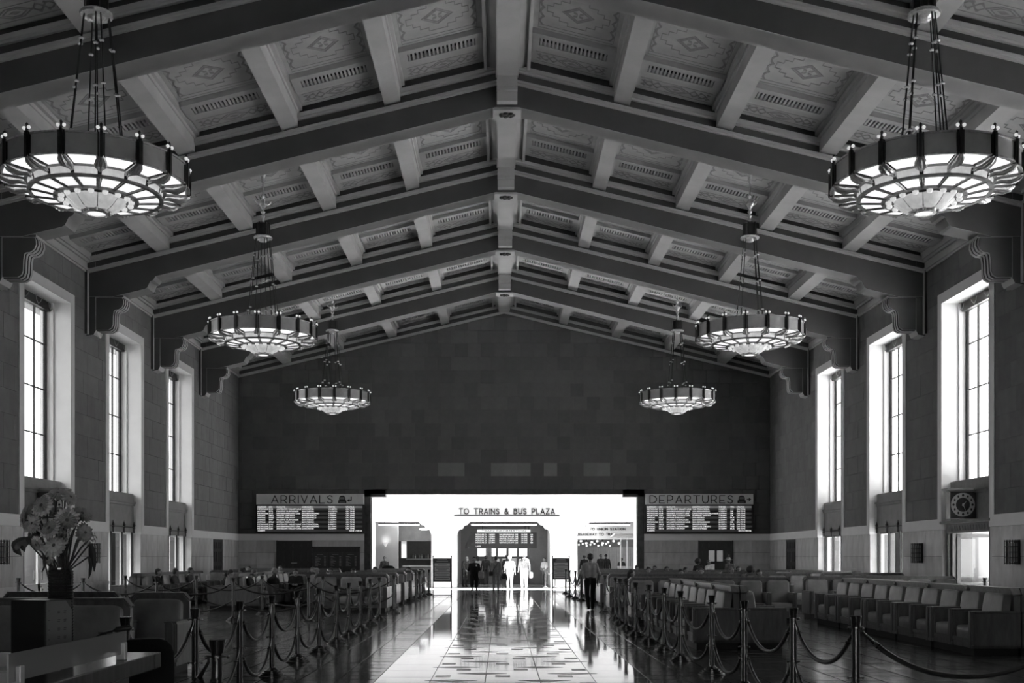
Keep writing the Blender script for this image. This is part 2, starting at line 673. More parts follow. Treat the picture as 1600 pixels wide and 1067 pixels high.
pmesh = {}
for bi, (y0, y1) in enumerate(bays):
    L = round(y1 - y0, 2)
    if L not in pmesh:
        rd = MB()
        rd.box(-0.255, 0.255, 0, L, 13.56, 14.3)
        rd.box(-0.29, 0.29, 0, L, 13.66, 14.3)
        rd.box(-0.42, 0.42, 0, L, 13.86, 14.3)
        rd.box(-0.50, 0.50, 0, L, 13.94, 14.3)
        for sg in (-1, 1):
            a, b = sorted((sg * 0.50, sg * 0.58))
            rd.box(a, b, 0, L, 13.80, 14.2)
        ps = {}
        for x in PUR:
            pm = purlin(L, 0.20, x)
            ps[x] = pm.mesh('purlin', M_BEAM)
            mm = MB()
            mm.v = [(-vx, vy, vz) for vx, vy, vz in pm.v]
            mm.f = pm.f
            mm.m = pm.m
            ps[-x] = mm.mesh('purlin', M_BEAM)
        wp = {}
        for sg in (-1, 1):
            m = MB()
            for (e, za, zb_) in ((0.05, 10.40, 10.46), (0.10, 10.46, 10.53), (0.03, 10.53, 10.9), (0.10, 10.72, 10.80), (0.16, 10.80, 11.05)):
                a, b = sorted((sg * (W - e), sg * (W + 0.01)))
                m.box(a, b, 0, L, za, zb_)
            wp[sg] = m.mesh('wall_plate', M_BEAM)
        pmesh[L] = (rd.mesh('ridge_beam', M_BEAM), ps, wp)
    rd, ps, wp = pmesh[L]
    put('ridge_beam', rd, ceiling, (0, y0, 0))
    for x, me in ps.items():
        put('purlin', me, ceiling, (0, y0, 0))
    for sg, me in wp.items():
        put('wall_plate', me, ceiling, (0, y0, 0))

# --- coffers: large painted panel, two slatted vents, two narrow painted panels
COLS = [(0.60, 2.60), (3.20, 5.14), (5.78, 7.73), (8.37, 10.30), (10.94, 12.84)]


def wavy(x0, x1, y, amp, n, per):
    return [(x0 + (x1 - x0) * i / n, y + amp * math.sin(per * 2 * PI * i / n)) for i in range(n + 1)]


def stencil_large():
    m = MB()
    T = 0.006
    st = [(-0.72, -0.14), (-0.58, -0.14), (-0.58, -0.30), (-0.42, -0.30), (-0.42, -0.46), (-0.22, -0.46), (-0.22, -0.62), (0.22, -0.62), (0.22, -0.46),
          (0.42, -0.46), (0.42, -0.30), (0.58, -0.30), (0.58, -0.14), (0.72, -0.14)]
    full = st + [(x, -y) for x, y in reversed(st)]
    m.strip(full, 0.022, T, True)
    for r in (0.36, 0.28):
        m.strip([(-r, 0), (0, -r), (r, 0), (0, r)], 0.03 if r > 0.3 else 0.05, T, True)
    for a in range(4):
        c, s_ = math.cos(a * PI / 2 + PI / 4), math.sin(a * PI / 2 + PI / 4)
        m.prism([(0.02 * c, 0.02 * s_), (0.10 * c - 0.05 * s_, 0.10 * s_ + 0.05 * c), (0.17 * c, 0.17 * s_), (0.10 * c + 0.05 * s_, 0.10 * s_ - 0.05 * c)], -T, 0, 'z')
    for sx in (-1, 1):
        for yy in (-0.62, -0.2, 0.2, 0.62):
            m.strip([(sx * (0.80 + 0.07 * math.sin(t * PI / 6)), yy - 0.19 + 0.38 * t / 6) for t in range(7)], 0.05, T)
        m.strip([(sx * 0.90, -1.0), (sx * 0.90, 1.0)], 0.012, T)
    for sy in (-1, 1):
        m.strip([(-0.9, sy * 0.82), (0.9, sy * 0.82)], 0.012, T)
        m.strip([(-0.9, sy * 0.95), (0.9, sy * 0.95)], 0.012, T)
    return m


def stencil_small():
    m = MB()
    T = 0.006
    for r, w in ((1.0, 0.03), (0.7, 0.025)):
        m.strip([(-0.34 * r, 0), (-0.12 * r, -0.17 * r), (0.12 * r, -0.17 * r), (0.34 * r, 0), (0.12 * r, 0.17 * r), (-0.12 * r, 0.17 * r)], w, T, True)
    m.prism([(-0.12, 0), (0, -0.06), (0.12, 0), (0, 0.06)], -T, 0, 'z')
    for sx in (-1, 1):
        m.strip(wavy(sx * 0.36, sx * 0.86, 0, 0.11, 14, 1.2), 0.035, T)
        m.strip(wavy(sx * 0.36, sx * 0.86, 0, -0.11, 14, 1.2), 0.035, T)
        for q in (0.46, 0.63, 0.80):
            for sy in (-1, 1):
                m.prism([(sx * q - 0.04, sy * 0.13), (sx * q, sy * 0.09), (sx * q + 0.04, sy * 0.13), (sx * q, sy * 0.18)], -T, 0, 'z')
    for sy in (-1, 1):
        m.strip([(-0.9, sy * 0.25), (0.9, sy * 0.25)], 0.014, T)
    return m


def grille_mesh(u):
    m = MB()
    h = u / 2
    d = 0.40
    m.mi = 0
    m.box(-h, h, -d, -0.20, -0.13, 0)
    m.box(-h, h, 0.17, d, -0.13, 0)
    m.box(-h, -h + 0.20, -0.20, 0.17, -0.13, 0)
    m.box(h - 0.20, h, -0.20, 0.17, -0.13, 0)
    m.box(-h + 0.17, h - 0.17, -d - 0.0, d, -0.16, -0.13) if False else None
    n = 17
    for i in range(n):
        x = -h + 0.20 + (2 * h - 0.40) * (i + 0.5) / n
        m.box(x - 0.024, x + 0.024, -0.20, 0.17, -0.12, -0.06)
    m.mi = 1
    m.box(-h + 0.2, h - 0.2, -0.2, 0.17, -0.02, -0.005)
    return m


coff = {}
for ci, (xa, xb) in enumerate(COLS):
    u = (xb - xa) / CO
    g = grille_mesh(u).mesh('vent_grille', [M_GRILLE, M_VOID])
    lp = MB()
    lp.box(-u / 2, u / 2, -1.05, 1.05, -0.03, 0)
    sp = MB()
    sp.box(-u / 2, u / 2, -0.46, 0.40, -0.05, 0)
    coff[ci] = (g, lp.mesh('large_panel', M_PANEL), sp.mesh('narrow_panel', M_PANEL))
me_stl = stencil_large().mesh('stencil', M_STENCIL)
me_sts = stencil_small().mesh('stencil', M_STENCIL)
for bi, (y0, y1) in enumerate(bays):
    if y1 < 16:
        continue
    yc = (y0 + y1) / 2
    hl = (y1 - y0) / 2
    for ci, (xa, xb) in enumerate(COLS):
        g, lp, sp = coff[ci]
        for sg in (-1, 1):
            xc = sg * (xa + xb) / 2
            z = zpan(xc) + 0.02
            rot = (0, sg * ANG, 0)
            o = put('large_panel', lp, ceiling, (xc, yc, z), rot)
            put('stencil', me_stl, o, (0, 0, -0.03))
            for sy in (-1, 1):
                put('vent_grille', g, ceiling, (xc, yc + sy * (hl - 1.43), z), rot)
                o = put('narrow_panel', sp, ceiling, (xc, yc + sy * (hl - 0.50), z), rot)
                put('stencil', me_sts, o, (0, 0, -0.05))

# ================================================================== SIDE WALLS
ZS0, ZS1 = 2.42, 2.74          # pale string course
ZSILL, ZHEAD = 3.84, 9.18
OB = 0.28                      # width of the pale band round an opening
door_n = 0
win_n = 0


def sbox(m, sg, x0, x1, y0, y1, z0, z1):
    a, b = sorted((sg * x0, sg * x1))
    m.box(a, b, y0, y1, z0, z1)


def tiles_rect(m, sg, y0, y1, z0, z1, rnd_):
    """acoustic tiles on a side wall, clipped to a rectangle"""
    t = 0.65
    g = 0.003
    r0 = int(math.floor((z0 - ZS1) / t))
    r = r0
    while ZS1 + r * t < z1:
        za, zb = max(z0, ZS1 + r * t), min(z1, ZS1 + (r + 1) * t)
        q = math.floor(y0 / t) - 1
        while q * t < y1 + t:
            off = 0.32 if r % 2 else 0.0
            ya, yb = max(y0, q * t + off), min(y1, (q + 1) * t + off)
            if yb - ya > 0.05 and zb - za > 0.04:
                d = rnd_.uniform(-0.003, 0.003)
                a, b = W + d, W + 0.05
                P = [(sg * b, ya, za), (sg * b, yb, za), (sg * b, yb, zb), (sg * b, ya, zb),
                     (sg * a, ya + g, za + g), (sg * a, yb - g, za + g), (sg * a, yb - g, zb - g), (sg * a, ya + g, zb - g)]
                m.add(P, [(4, 5, 6, 7), (0, 1, 5, 4), (1, 2, 6, 5), (2, 3, 7, 6), (3, 0, 4, 7)])
            q += 1
        r += 1


me_slabs = {}


def dado(parent, sg, y0, y1, skip=None):
    """travertine slabs: three courses of upright slabs, zigzag faience along the foot"""
    n = max(1, round((y1 - y0) / 0.62))
    w = (y1 - y0) / n
    for (z0, z1) in ((0.82, 1.62), (1.62, ZS0)):
        for i in range(n):
            key = (sg, round(w, 3), z0)
            if key not in me_slabs:
                m = MB()
                sbox(m, sg, W + 0.0, W + 0.06, 0.004, w - 0.004, z0 + 0.004, z1 - 0.004)
                me_slabs[key] = m.mesh('slab', M_TRAV)
            put('slab', me_slabs[key], parent, (sg * rt.uniform(-0.004, 0.004), y0 + i * w, 0))
    m = MB()
    sbox(m, sg, W - 0.01, W + 0.06, y0, y1, 0, 0.82)
    sbox(m, sg, W - 0.03, W + 0.06, y0, y1, 0.74, 0.82)
    k = max(1, int((y1 - y0) / 0.55))
    wz = (y1 - y0) / k
    for i in range(k):
        a = y0 + i * wz
        for s_ in (0.0, 0.18):
            P = [(a, 0.1 + s_), (a + wz / 2, 0.46 + s_), (a + wz, 0.1 + s_), (a + wz, 0.19 + s_), (a + wz / 2, 0.55 + s_), (a, 0.19 + s_)]
            x0, x1 = sorted((sg * (W - 0.022), sg * (W - 0.005)))
            m.prism(P, x0, x1, 'x')
    m.build('faience_base', M_TRAV, parent)


def glazing(sg, c, n):
    """tall steel window with its blind box"""
    global win_n
    win_n += 1
    w = sempty('window_%d' % win_n, (sg * 13.70, c, ZSILL))
    m = MB()
    f = 0.06
    hw = HW - 0.10
    for (a, b) in ((-hw, -hw + f), (hw - f, hw)):
        m.box(-0.04, 0.04, a, b, 0, ZHEAD - ZSILL)
        m.box(-0.02, 0.02, a + (0.07 if a < 0 else -0.07), b + (0.07 if a < 0 else -0.07) - 0.03, 0, ZHEAD - ZSILL)
    m.box(-0.04, 0.04, -hw, hw, 0, 0.05)
    m.box(-0.04, 0.04, -hw, hw, ZHEAD - ZSILL - 0.3, ZHEAD - ZSILL)
    m.build('window_frame', M_STEEL, w)
    rails = [0.0, 1.37, 2.71, 4.06, ZHEAD - ZSILL - 0.25]
    cw = 2 * (hw - f) / 4
    for i in (1, 2, 3):
        y = -hw + f + i * cw
        MB().box(-0.03, 0.03, y - 0.022, y + 0.022, 0.03, ZHEAD - ZSILL - 0.2).build('mullion', M_STEEL, w)
    for z in rails[1:4]:
        MB().box(-0.025, 0.025, -hw + f, hw - f, z - 0.018, z + 0.018).build('glazing_bar', M_STEEL, w)
    for i in range(4):
        for j in range(4):
            ya = -hw + f + i * cw
            m = MB()
            m.box(-0.004, 0.004, ya + 0.02, ya + cw - 0.02, rails[j] + 0.015, rails[j + 1] - 0.015)
            m.build('pane', M_PANE, w)
    m = MB()
    zt = ZHEAD - ZSILL
    m.box(-sg * 0.16, -sg * 0.05, -hw, hw, zt - 0.29, zt - 0.04) if sg < 0 else m.box(-0.16, -0.05, -hw, hw, zt - 0.29, zt - 0.04)
    v = m.build('blind_box', M_IRON, w)
    m = MB()
    x = -sg * 0.17
    for q in range(4):
        ya = -hw + 0.2 + q * (2 * hw - 0.4) / 3.0
        m.tube([(x, ya, zt), (x - sg * 0.02, ya + 0.02, zt - 0.18), (x - sg * 0.03, ya + 0.12, zt - 0.26), (x - sg * 0.02, ya + 0.3, zt - 0.16), (x, ya + 0.45, zt - 0.02)], 0.012, 5)
    m.build('blind_cord', mat('cord_pale', 0.3, 0.7, var=0.1), v)
    return w


def lower_lights(sg, c):
    """three tall lights under the spandrel with spiked posts"""
    global win_n
    win_n += 1
    w = sempty('window_%d' % win_n, (sg * 13.32, c, 0))
    ys = [-HW + 0.06, -HW / 3, HW / 3, HW - 0.06]
    for y in ys:
        m = MB()
        m.box(-0.05, 0.05, y - 0.035, y + 0.035, 0, 2.62)
        m.lathe([(0.0, 2.60), (0.05, 2.62), (0.028, 2.68), (0.06, 2.72), (0.028, 2.76), (0.0, 2.88)], 8, (-sg * 0.10, y, 0))
        m.tube([(-sg * 0.10, y, 2.45), (-sg * 0.10, y, 2.65)], 0.022, 6)
        m.build('post', M_BRONZE, w)
    m = MB()
    m.tube([(-sg * 0.10, -HW - 0.02, 2.66), (-sg * 0.10, HW + 0.02, 2.66)], 0.02, 6)
    for y in (-HW - 0.03, HW + 0.03):
        m.ball((-sg * 0.10, y, 2.66), 0.03)
    m.build('cross_rod', M_BRONZE, w)
    for i in range(3):
        m = MB()
        for (a, b) in ((ys[i] + 0.08, ys[i] + 0.12), (ys[i + 1] - 0.12, ys[i + 1] - 0.08)):
            m.box(-0.02, 0.02, a, b, 0.0, 2.48)
        m.box(-0.02, 0.02, ys[i] + 0.08, ys[i + 1] - 0.08, 0, 0.5)
        m.box(-0.02, 0.02, ys[i] + 0.08, ys[i + 1] - 0.08, 2.42, 2.48)
        f = m.build('sash', M_PLASTER if sg < 0 else M_BRONZE, w)
        MB().box(-0.004, 0.004, ys[i] + 0.12, ys[i + 1] - 0.12, 0.5, 2.42).build('pane', M_PANE, f)


def patio_door(sg, c):
    """door under the clock: fluted jambs, zigzag lintel, glazed leaves"""
    global door_n
    door_n += 1
    d = sempty('door_%d' % door_n, (sg * 13.28, c, 0))
    for s_ in (-1, 1):
        m = MB()
        for (o, w_, px_) in ((0.0, 0.10, 0.12), (0.13, 0.14, 0.2), (0.30, 0.08, 0.12)):
            a, b = sorted((s_ * (HW - o), s_ * (HW - o - w_)))
            x0, x1 = sorted((-sg * px_, sg * 0.1))
            m.box(x0, x1, a, b, 0, 2.30)
        m.build('jamb', M_BRONZE, d)
    m = MB()
    x0, x1 = sorted((-sg * 0.16, sg * 0.1))
    m.box(x0, x1, -HW, HW, 2.30, 2.58)
    x0, x1 = sorted((-sg * 0.34, sg * 0.1))
    m.box(x0, x1, -HW - 0.05, HW + 0.05, 2.58, 2.66)
    for i in range(16):
        y = -HW + 0.25 + i * (2 * HW - 0.5) / 15
        m.prism([(y - 0.07, 2.36), (y, 2.52), (y + 0.07, 2.36), (y + 0.04, 2.36), (y, 2.46), (y - 0.04, 2.36)],
                *sorted((-sg * 0.175, -sg * 0.15)), 'x')
    m.build('lintel', M_STONE, d)
    for i, s_ in enumerate((-1, 1)):
        w_ = HW - 0.40
        m = MB()
        a = 0.0
        m.box(-0.03, 0.03, 0, 0.10, 0, 2.28)
        m.box(-0.03, 0.03, w_ - 0.08, w_, 0, 2.28)
        m.box(-0.03, 0.03, 0, w_, 2.18, 2.28)
        m.box(-0.03, 0.03, 0, w_, 0, 0.85)
        for q in range(3):
            e = 0.12 + q * 0.09
            for (za, zb) in ((0.1 + q * 0.09, 0.14 + q * 0.09), (0.75 - q * 0.09, 0.79 - q * 0.09)):
                m.box(-0.05, 0.05, e, w_ - e, za, zb)
            for ya in (e, w_ - e - 0.04):
                m.box(-0.05, 0.05, ya, ya + 0.04, 0.1 + q * 0.09, 0.79 - q * 0.09)
        rz = 0 if s_ < 0 else PI
        if sg > 0:
            rz = (-1.5 if s_ < 0 else PI + 1.5)     # both leaves swung out
        leaf = m.build('door_leaf', M_PLASTER if sg < 0 else M_BRONZE, d, (0, s_ * w_, 0), (0, 0, rz))
        MB().box(-0.004, 0.004, 0.10, w_ - 0.08, 0.85, 2.18).build('pane', M_PANE, leaf)
        MB().tube([(-0.07, w_ - 0.12, 0.95), (-0.07, w_ - 0.12, 1.25)], 0.015, 6).build('handle', M_BRASS, leaf)


def spandrel(sg, c, parent):
    m = MB()
    sbox(m, sg, 13.25, 13.78, c - HW, c + HW, 2.48, ZSILL)
    sbox(m, sg, 13.20, 13.3, c - HW, c + HW, 3.42, 3.50)
    sbox(m, sg, 13.16, 13.3, c - HW, c + HW, 3.50, 3.55)
    m.build('spandrel', M_STONE, parent)


walls = {}
for sg, nm in ((-1, 'left'), (1, 'right')):
    core = MB()
    WIN_IN = WIN_SIDE[sg]
    ys = [YF] + [v for c in WIN_IN for v in (c - HW, c + HW)] + [YB + 0.4]
    for i in range(0, len(ys), 2):
        sbox(core, sg, W + 0.04, W + 0.9, ys[i], ys[i + 1], -0.1, 11.2)
    for c in WIN_IN:
        sbox(core, sg, W + 0.04, W + 0.9, c - HW, c + HW, ZHEAD, 11.2)
    wall = struct(core.build('wall_' + nm, M_CORE))
    walls[sg] = wall
    tl = MB()
    rr = random.Random(11 + sg)
    edges = [YF] + [v for c in WIN_IN for v in (c - HW - OB, c + HW + OB)] + [YB]
    for i in range(0, len(edges), 2):
        tiles_rect(tl, sg, edges[i], edges[i + 1], ZS1, ZHEAD + OB, rr)
    tiles_rect(tl, sg, YF, YB, ZHEAD + OB, 10.45, rr)
    stuff(tl.build('acoustic_tiles', M_TILE_I, wall, fix=False))
    # pale string course and window surrounds
    for i in range(0, len(ys), 2):
        m = MB()
        sbox(m, sg, W - 0.03, W + 0.06, ys[i], ys[i + 1], ZS0, ZS1)
        m.build('string_course', M_PLASTER, wall)
    for c in WIN_IN:
        m = MB()
        for s_ in (-1, 1):
            a, b = sorted((c + s_ * HW, c + s_ * (HW + OB)))
            sbox(m, sg, W - 0.03, W + 0.06, a, b, ZS1, ZHEAD + OB)
            a, b = sorted((c + s_ * (HW - 0.02), c + s_ * (HW + 0.02)))
            sbox(m, sg, W - 0.03, 13.75, a, b, ZS0, ZHEAD + 0.02)
            a, b = sorted((c + s_ * (HW - 0.09), c + s_ * (HW - 0.01)))
            sbox(m, sg, 13.48, 13.86, a, b, ZSILL, ZHEAD)
        sbox(m, sg, W - 0.03, W + 0.06, c - HW, c + HW, ZHEAD, ZHEAD + OB)
        sbox(m, sg, W - 0.03, 13.86, c - HW, c + HW, ZHEAD - 0.02, ZHEAD + 0.01)
        m.build('surround', M_PLASTER, wall)
        m = MB()
        for s_ in (-1, 1):
            a, b = sorted((c + s_ * (HW - 0.02), c + s_ * (HW + 0.02)))
            sbox(m, sg, W + 0.0, 13.5, a, b, 0, ZS0)
        m.build('lower_reveal', M_TRAV, wall)
        spandrel(sg, c, wall)
        glazing(sg, c, 0)
        if abs(c - WINC[4]) < 0.1:
            patio_door(sg, c)
        else:
            lower_lights(sg, c)
        portal('skylight_portal', (sg * 13.84, c, (ZSILL + ZHEAD) / 2), (0, sg * PI / 2, 0), ZHEAD - ZSILL, 2 * HW)
        portal('skylight_portal', (sg * 13.84, c, 1.24), (0, sg * PI / 2, 0), 2.48, 2 * HW)
    # dado, leaving the dark doors near the far end free
    for i in range(0, len(ys), 2):
        a, b = ys[i], ys[i + 1]
        if b < 9:
            continue
        if a > 50:
            dado(wall, sg, a, b if b < YB else YB)
        else:
            dado(wall, sg, a, b)
    # dark panelled door close to the far corner, set against the pier
for sg, nm in ((-1, 'left'), (1, 'right')):
    door_n += 1
    yc = 50.8
    d = sempty('door_%d' % door_n, (sg * (W - 0.03), yc - 0.0, 0))
    m = MB()
    x0, x1 = sorted((0.0, sg * 0.08))
    m.box(x0, x1, -0.8, 0.8, 0, ZS0 - 0.02)
    m.build('door_leaf', M_DOOR, d)
    for z in (0.3, 0.95, 1.6, 2.1):
        for y in (-0.57, -0.19, 0.19, 0.57):
            x0, x1 = sorted((-sg * 0.02, sg * 0.01))
            MB().box(x0, x1, y - 0.15, y + 0.15, z - 0.2 if z < 2 else z - 0.12, z + 0.25 if z < 2 else z + 0.18).build('door_panel', M_DOOR, d)

# wall lanterns on the piers beside the clock bay
lan = None
for (sg, yl, lab) in ((1, BEAMS[5] + BW / 2, 'black iron wall lantern on the right pier beyond the clock door'),
                      (1, BEAMS[4] + BW / 2, 'black iron wall lantern at the right picture edge, nearer than the clock'),
                      (-1, BEAMS[5] + BW / 2, 'black iron wall lantern on the left pier behind the flowers'),
                      (-1, BEAMS[4] + BW / 2, 'black iron wall lantern at the left picture edge')):
    t = thing('wall_lantern', lab, 'lantern', (sg * (W - 0.0), yl, 1.42), 0, 'iron wall lanterns')
    m = MB()
    x0, x1 = sorted((0, -sg * 0.05))
    m.box(x0, x1, -0.13, 0.13, 0.0, 0.62)
    m.build('back_plate', M_IRON, t)
    m = MB()
    X0, X1 = 0.05, 0.27
    for z in (0.02, 0.16, 0.3, 0.44, 0.58):
        a, b = sorted((-sg * X0, -sg * X1))
        for y in (-0.17, 0.15):
            m.box(a, b, y, y + 0.02, z, z + 0.02)
        a, b = sorted((-sg * X1, -sg * (X1 - 0.02)))
        m.box(a, b, -0.17, 0.17, z, z + 0.02)
    for x in (0.06, 0.13, 0.20, 0.26):
        for y in (-0.17, 0.155):
            a, b = sorted((-sg * x, -sg * (x + 0.015)))
            m.box(a, b, y, y + 0.015, 0.0, 0.62)
    for y in (-0.08, 0.0, 0.08):
        a, b = sorted((-sg * X1, -sg * (X1 - 0.015)))
        m.box(a, b, y - 0.007, y + 0.007, 0, 0.62)
    m.build('cage', M_IRON, t)
    a, b = sorted((-sg * 0.06, -sg * 0.22))
    MB().box(a, b, -0.12, 0.12, 0.06, 0.54).build('diffuser', mat('frosted_glass', 0.25, 0.3, var=0.1, scale=8), t)

# clocks hanging out over the patio doors
for sg, lab in ((1, 'double-faced clock with pale number ring above the bright right doorway'),
                (-1, 'double-faced clock with pale number ring, half hidden by the flowers')):
    c = WINC[4]
    t = thing('wall_clock', lab, 'clock', (sg * 13.24, c, 2.69), 0)
    m = MB()
    a, b = sorted((0, -sg * 0.72))
    m.box(a, b, -0.16, 0.16, 0, 0.80)
    m.build('case', M_DKMARB, t)
    m = MB()
    a, b = sorted((0.02, -sg * 0.82))
    m.box(a, b, -0.24, 0.24, 0.80, 0.86)
    a, b = sorted((0.02, -sg * 0.76))
    m.box(a, b, -0.19, 0.19, 0.76, 0.80)
    m.build('cornice', M_STONE if sg < 0 else mat('clock_cornice', 0.3, 0.4, var=0.1), t)
    xc = -sg * 0.37
    m = MB()
    ring = []
    n = 40
    for i in range(n):
        a0 = 2 * PI * i / n
        ring.append((a0,))
    vs, fs = [], []
    for i in range(n):
        a0 = 2 * PI * i / n
        for r, y in ((0.20, -0.165), (0.335, -0.165), (0.335, -0.185), (0.20, -0.185)):
            vs.append((xc + r * math.cos(a0), y, 0.39 + r * math.sin(a0)))
    for i in range(n):
        j = (i + 1) % n
        for q in range(4):
            q2 = (q + 1) % 4
            fs.append((i * 4 + q, j * 4 + q, j * 4 + q2, i * 4 + q2))
    m.add(vs, fs)
    m.build('number_ring', mat('clock_ring', 0.45, 0.5, var=0.05), t)
    for i in range(12):
        a0 = 2 * PI * i / 12
        m = MB()
        m.ball((xc + 0.268 * math.sin(a0), -0.188, 0.39 + 0.268 * math.cos(a0)), 0.034 if i % 3 == 0 else 0.026, 0.006, 0.036, 8, 4)
        m.build('numeral', M_IRON, t)
    m = MB()
    for (ang, ln, wd) in ((0.75, 0.15, 0.022), (2.75, 0.19, 0.016)):
        dx, dz = math.sin(ang), math.cos(ang)
        m = MB()
        m.prism([(xc - dz * wd - dx * 0.04, 0.39 + dx * wd - dz * 0.04), (xc + dz * wd - dx * 0.04, 0.39 - dx * wd - dz * 0.04), (xc + dx * ln, 0.39 + dz * ln)], -0.20, -0.19, 'y')
        m.build('hand', mat('clock_hand', 0.6, 0.4, var=0.05), t)

# outside ground and a screen of patio wall each side
for sg, nm in ((-1, 'left'), (1, 'right')):
    a, b = sorted((sg * (W + 0.9), sg * 60))
    g = struct(MB().box(a, b, -30, 90, -0.2, -0.04).build('trim_patio_' + nm, M_PAVE if sg > 0 else M_DKGROUND))

# ================================================================== FAR WALL
OX0, OX1, OZ = -6.52, 6.52, 4.68
wb = MB()
gz = lambda x: zpan(x) + 0.3
wb.prism([(-W - 0.9, -0.1), (OX0, -0.1), (OX0, OZ + 0.2), (OX1, OZ + 0.2), (OX1, -0.1), (W + 0.9, -0.1), (W + 0.9, gz(W + 0.9)), (0, gz(0)), (-W - 0.9, gz(W + 0.9))],
         YB + 0.04, YB + 0.42)
wall_back = struct(wb.build('wall_back', M_CORE))
t = 0.648
tl_me = {}
parts, rest_t = [], []
for r in range(-4, 20):
    z0 = 4.92 + r * t
    off = 0.0 if r % 2 else 0.16
    for q in range(-22, 22):
        xa, xb = q * t + off, (q + 1) * t + off
        xa, xb = max(xa, -W), min(xb, W)
        za, zb = z0, z0 + t
        if xb - xa < 0.06 or zb <= ZS1 + 0.02:
            continue
        za = max(za, ZS1)
        if za < 4.9:
            if xb > -6.84 and xa < 6.84:
                if xa < -6.84:
                    xb = -6.84
                elif xb > 6.84:
                    xa = 6.84
                else:
                    continue
        top_a, top_b = 13.62 - SL * abs(xa), 13.62 - SL * abs(xb)
        if max(top_a, top_b) <= za + 0.03:
            continue
        full = abs(xb - xa - t) < 1e-3 and abs(zb - za - t) < 1e-3 and min(top_a, top_b) > zb
        (parts if full else rest_t).append((xa, xb, za, zb, top_a, top_b, full))
parts.sort(key=lambda p: abs(p[0]) + abs(p[2] - 7) * 1.3)
rest_t += parts[300:]
parts = parts[:300]
rr = random.Random(5)
M_TILE_P = mat('acoustic_tile_pale', 0.20, 0.9, spec=0.2, var=0.08, scale=3, bump=0.15, bscale=60, rnd=0.1)
m = MB()
g = 0.006
h = t / 2
m.add([(-h, 0.05, -h), (h, 0.05, -h), (h, 0.05, h), (-h, 0.05, h), (-h + g, 0, -h + g), (h - g, 0, -h + g), (h - g, 0, h - g), (-h + g, 0, h - g)],
      [(4, 5, 6, 7), (0, 1, 5, 4), (1, 2, 6, 5), (2, 3, 7, 6), (3, 0, 4, 7)])
me_bt = m.mesh('acoustic_tile', M_TILE)
me_btp = m.mesh('acoustic_tile', M_TILE_P)
for (xa, xb, za, zb, ta, tb, full) in parts:
    pale = 5.4 < za < 5.7 and -3.7 < xa < 5 and rr.random() < 0.45
    put('acoustic_tile', me_btp if pale else me_bt, wall_back, ((xa + xb) / 2, YB + rr.uniform(-0.006, 0.006), (za + zb) / 2))
m = MB()
for (xa, xb, za, zb, ta, tb, full) in rest_t:
    d = rr.uniform(-0.006, 0.006)
    z1a, z1b = min(zb, ta), min(zb, tb)
    if z1a < za:
        z1a = za + 0.001
    if z1b < za:
        z1b = za + 0.001
    m.add([(xa, YB + 0.05, za), (xb, YB + 0.05, za), (xb, YB + 0.05, z1b), (xa, YB + 0.05, z1a),
           (xa + g, YB + d, za + g), (xb - g, YB + d, za + g), (xb - g, YB + d, z1b - g), (xa + g, YB + d, z1a - g)],
          [(4, 5, 6, 7), (0, 1, 5, 4), (1, 2, 6, 5), (2, 3, 7, 6), (3, 0, 4, 7)])
M_TILE_BI = mat('acoustic_tile_joined', 0.105, 0.9, spec=0.2, var=0.10, scale=3, bump=0.15, bscale=60, island=0.14)
stuff(m.build('acoustic_tiles', M_TILE_BI, wall_back, fix=False))
# jambs, stepped head
m = MB()
for sg in (-1, 1):
    a, b = sorted((sg * 6.52, sg * 6.84))
    m.box(a, b, YB - 0.03, YB + 0.45, 0, 4.75)
    a, b = sorted((sg * 5.80, sg * 6.84))
    m.box(a, b, YB - 0.03, YB + 0.45, 4.55, 4.92)
m.box(-6.84, 6.84, YB - 0.03, YB + 0.45, 4.68, 4.92)
m.build('opening_jamb', M_DKMARB, wall_back)
m = MB()
for sg in (-1, 1):
    a, b = sorted((sg * 6.84, sg * W))
    m.box(a, b, YB - 0.03, YB + 0.05, ZS0, ZS1)
m.build('string_course', M_PLASTER, wall_back)
for sg in (-1, 1):
    for (z0, z1) in ((0.0, 0.62), (0.62, 1.22), (1.22, 1.82), (1.82, ZS0)):
        n = 7
        for i in range(n):
            wd = (W - 6.84) / n
            a = 6.84 + i * wd
            key = ('b', sg, z0)
            if key not in me_slabs:
                mm = MB()
                mm.box(0.004, wd - 0.004, 0, 0.06, z0 + 0.004, z1 - 0.004)
                me_slabs[key] = mm.mesh('slab', M_TRAV)
            put('slab', me_slabs[key], wall_back, ((a if sg > 0 else -a - wd), YB + rr.uniform(-0.004, 0.004), 0))

wf = MB()
EW, EH = 3.4, 4.2
wf.prism([(-W - 0.9, -0.1), (-EW, -0.1), (-EW, EH), (EW, EH), (EW, -0.1), (W + 0.9, -0.1), (W + 0.9, gz(W + 0.9)), (0, gz(0)), (-W - 0.9, gz(W + 0.9))], YF - 0.4, YF)
struct(wf.build('wall_front', M_CORE))
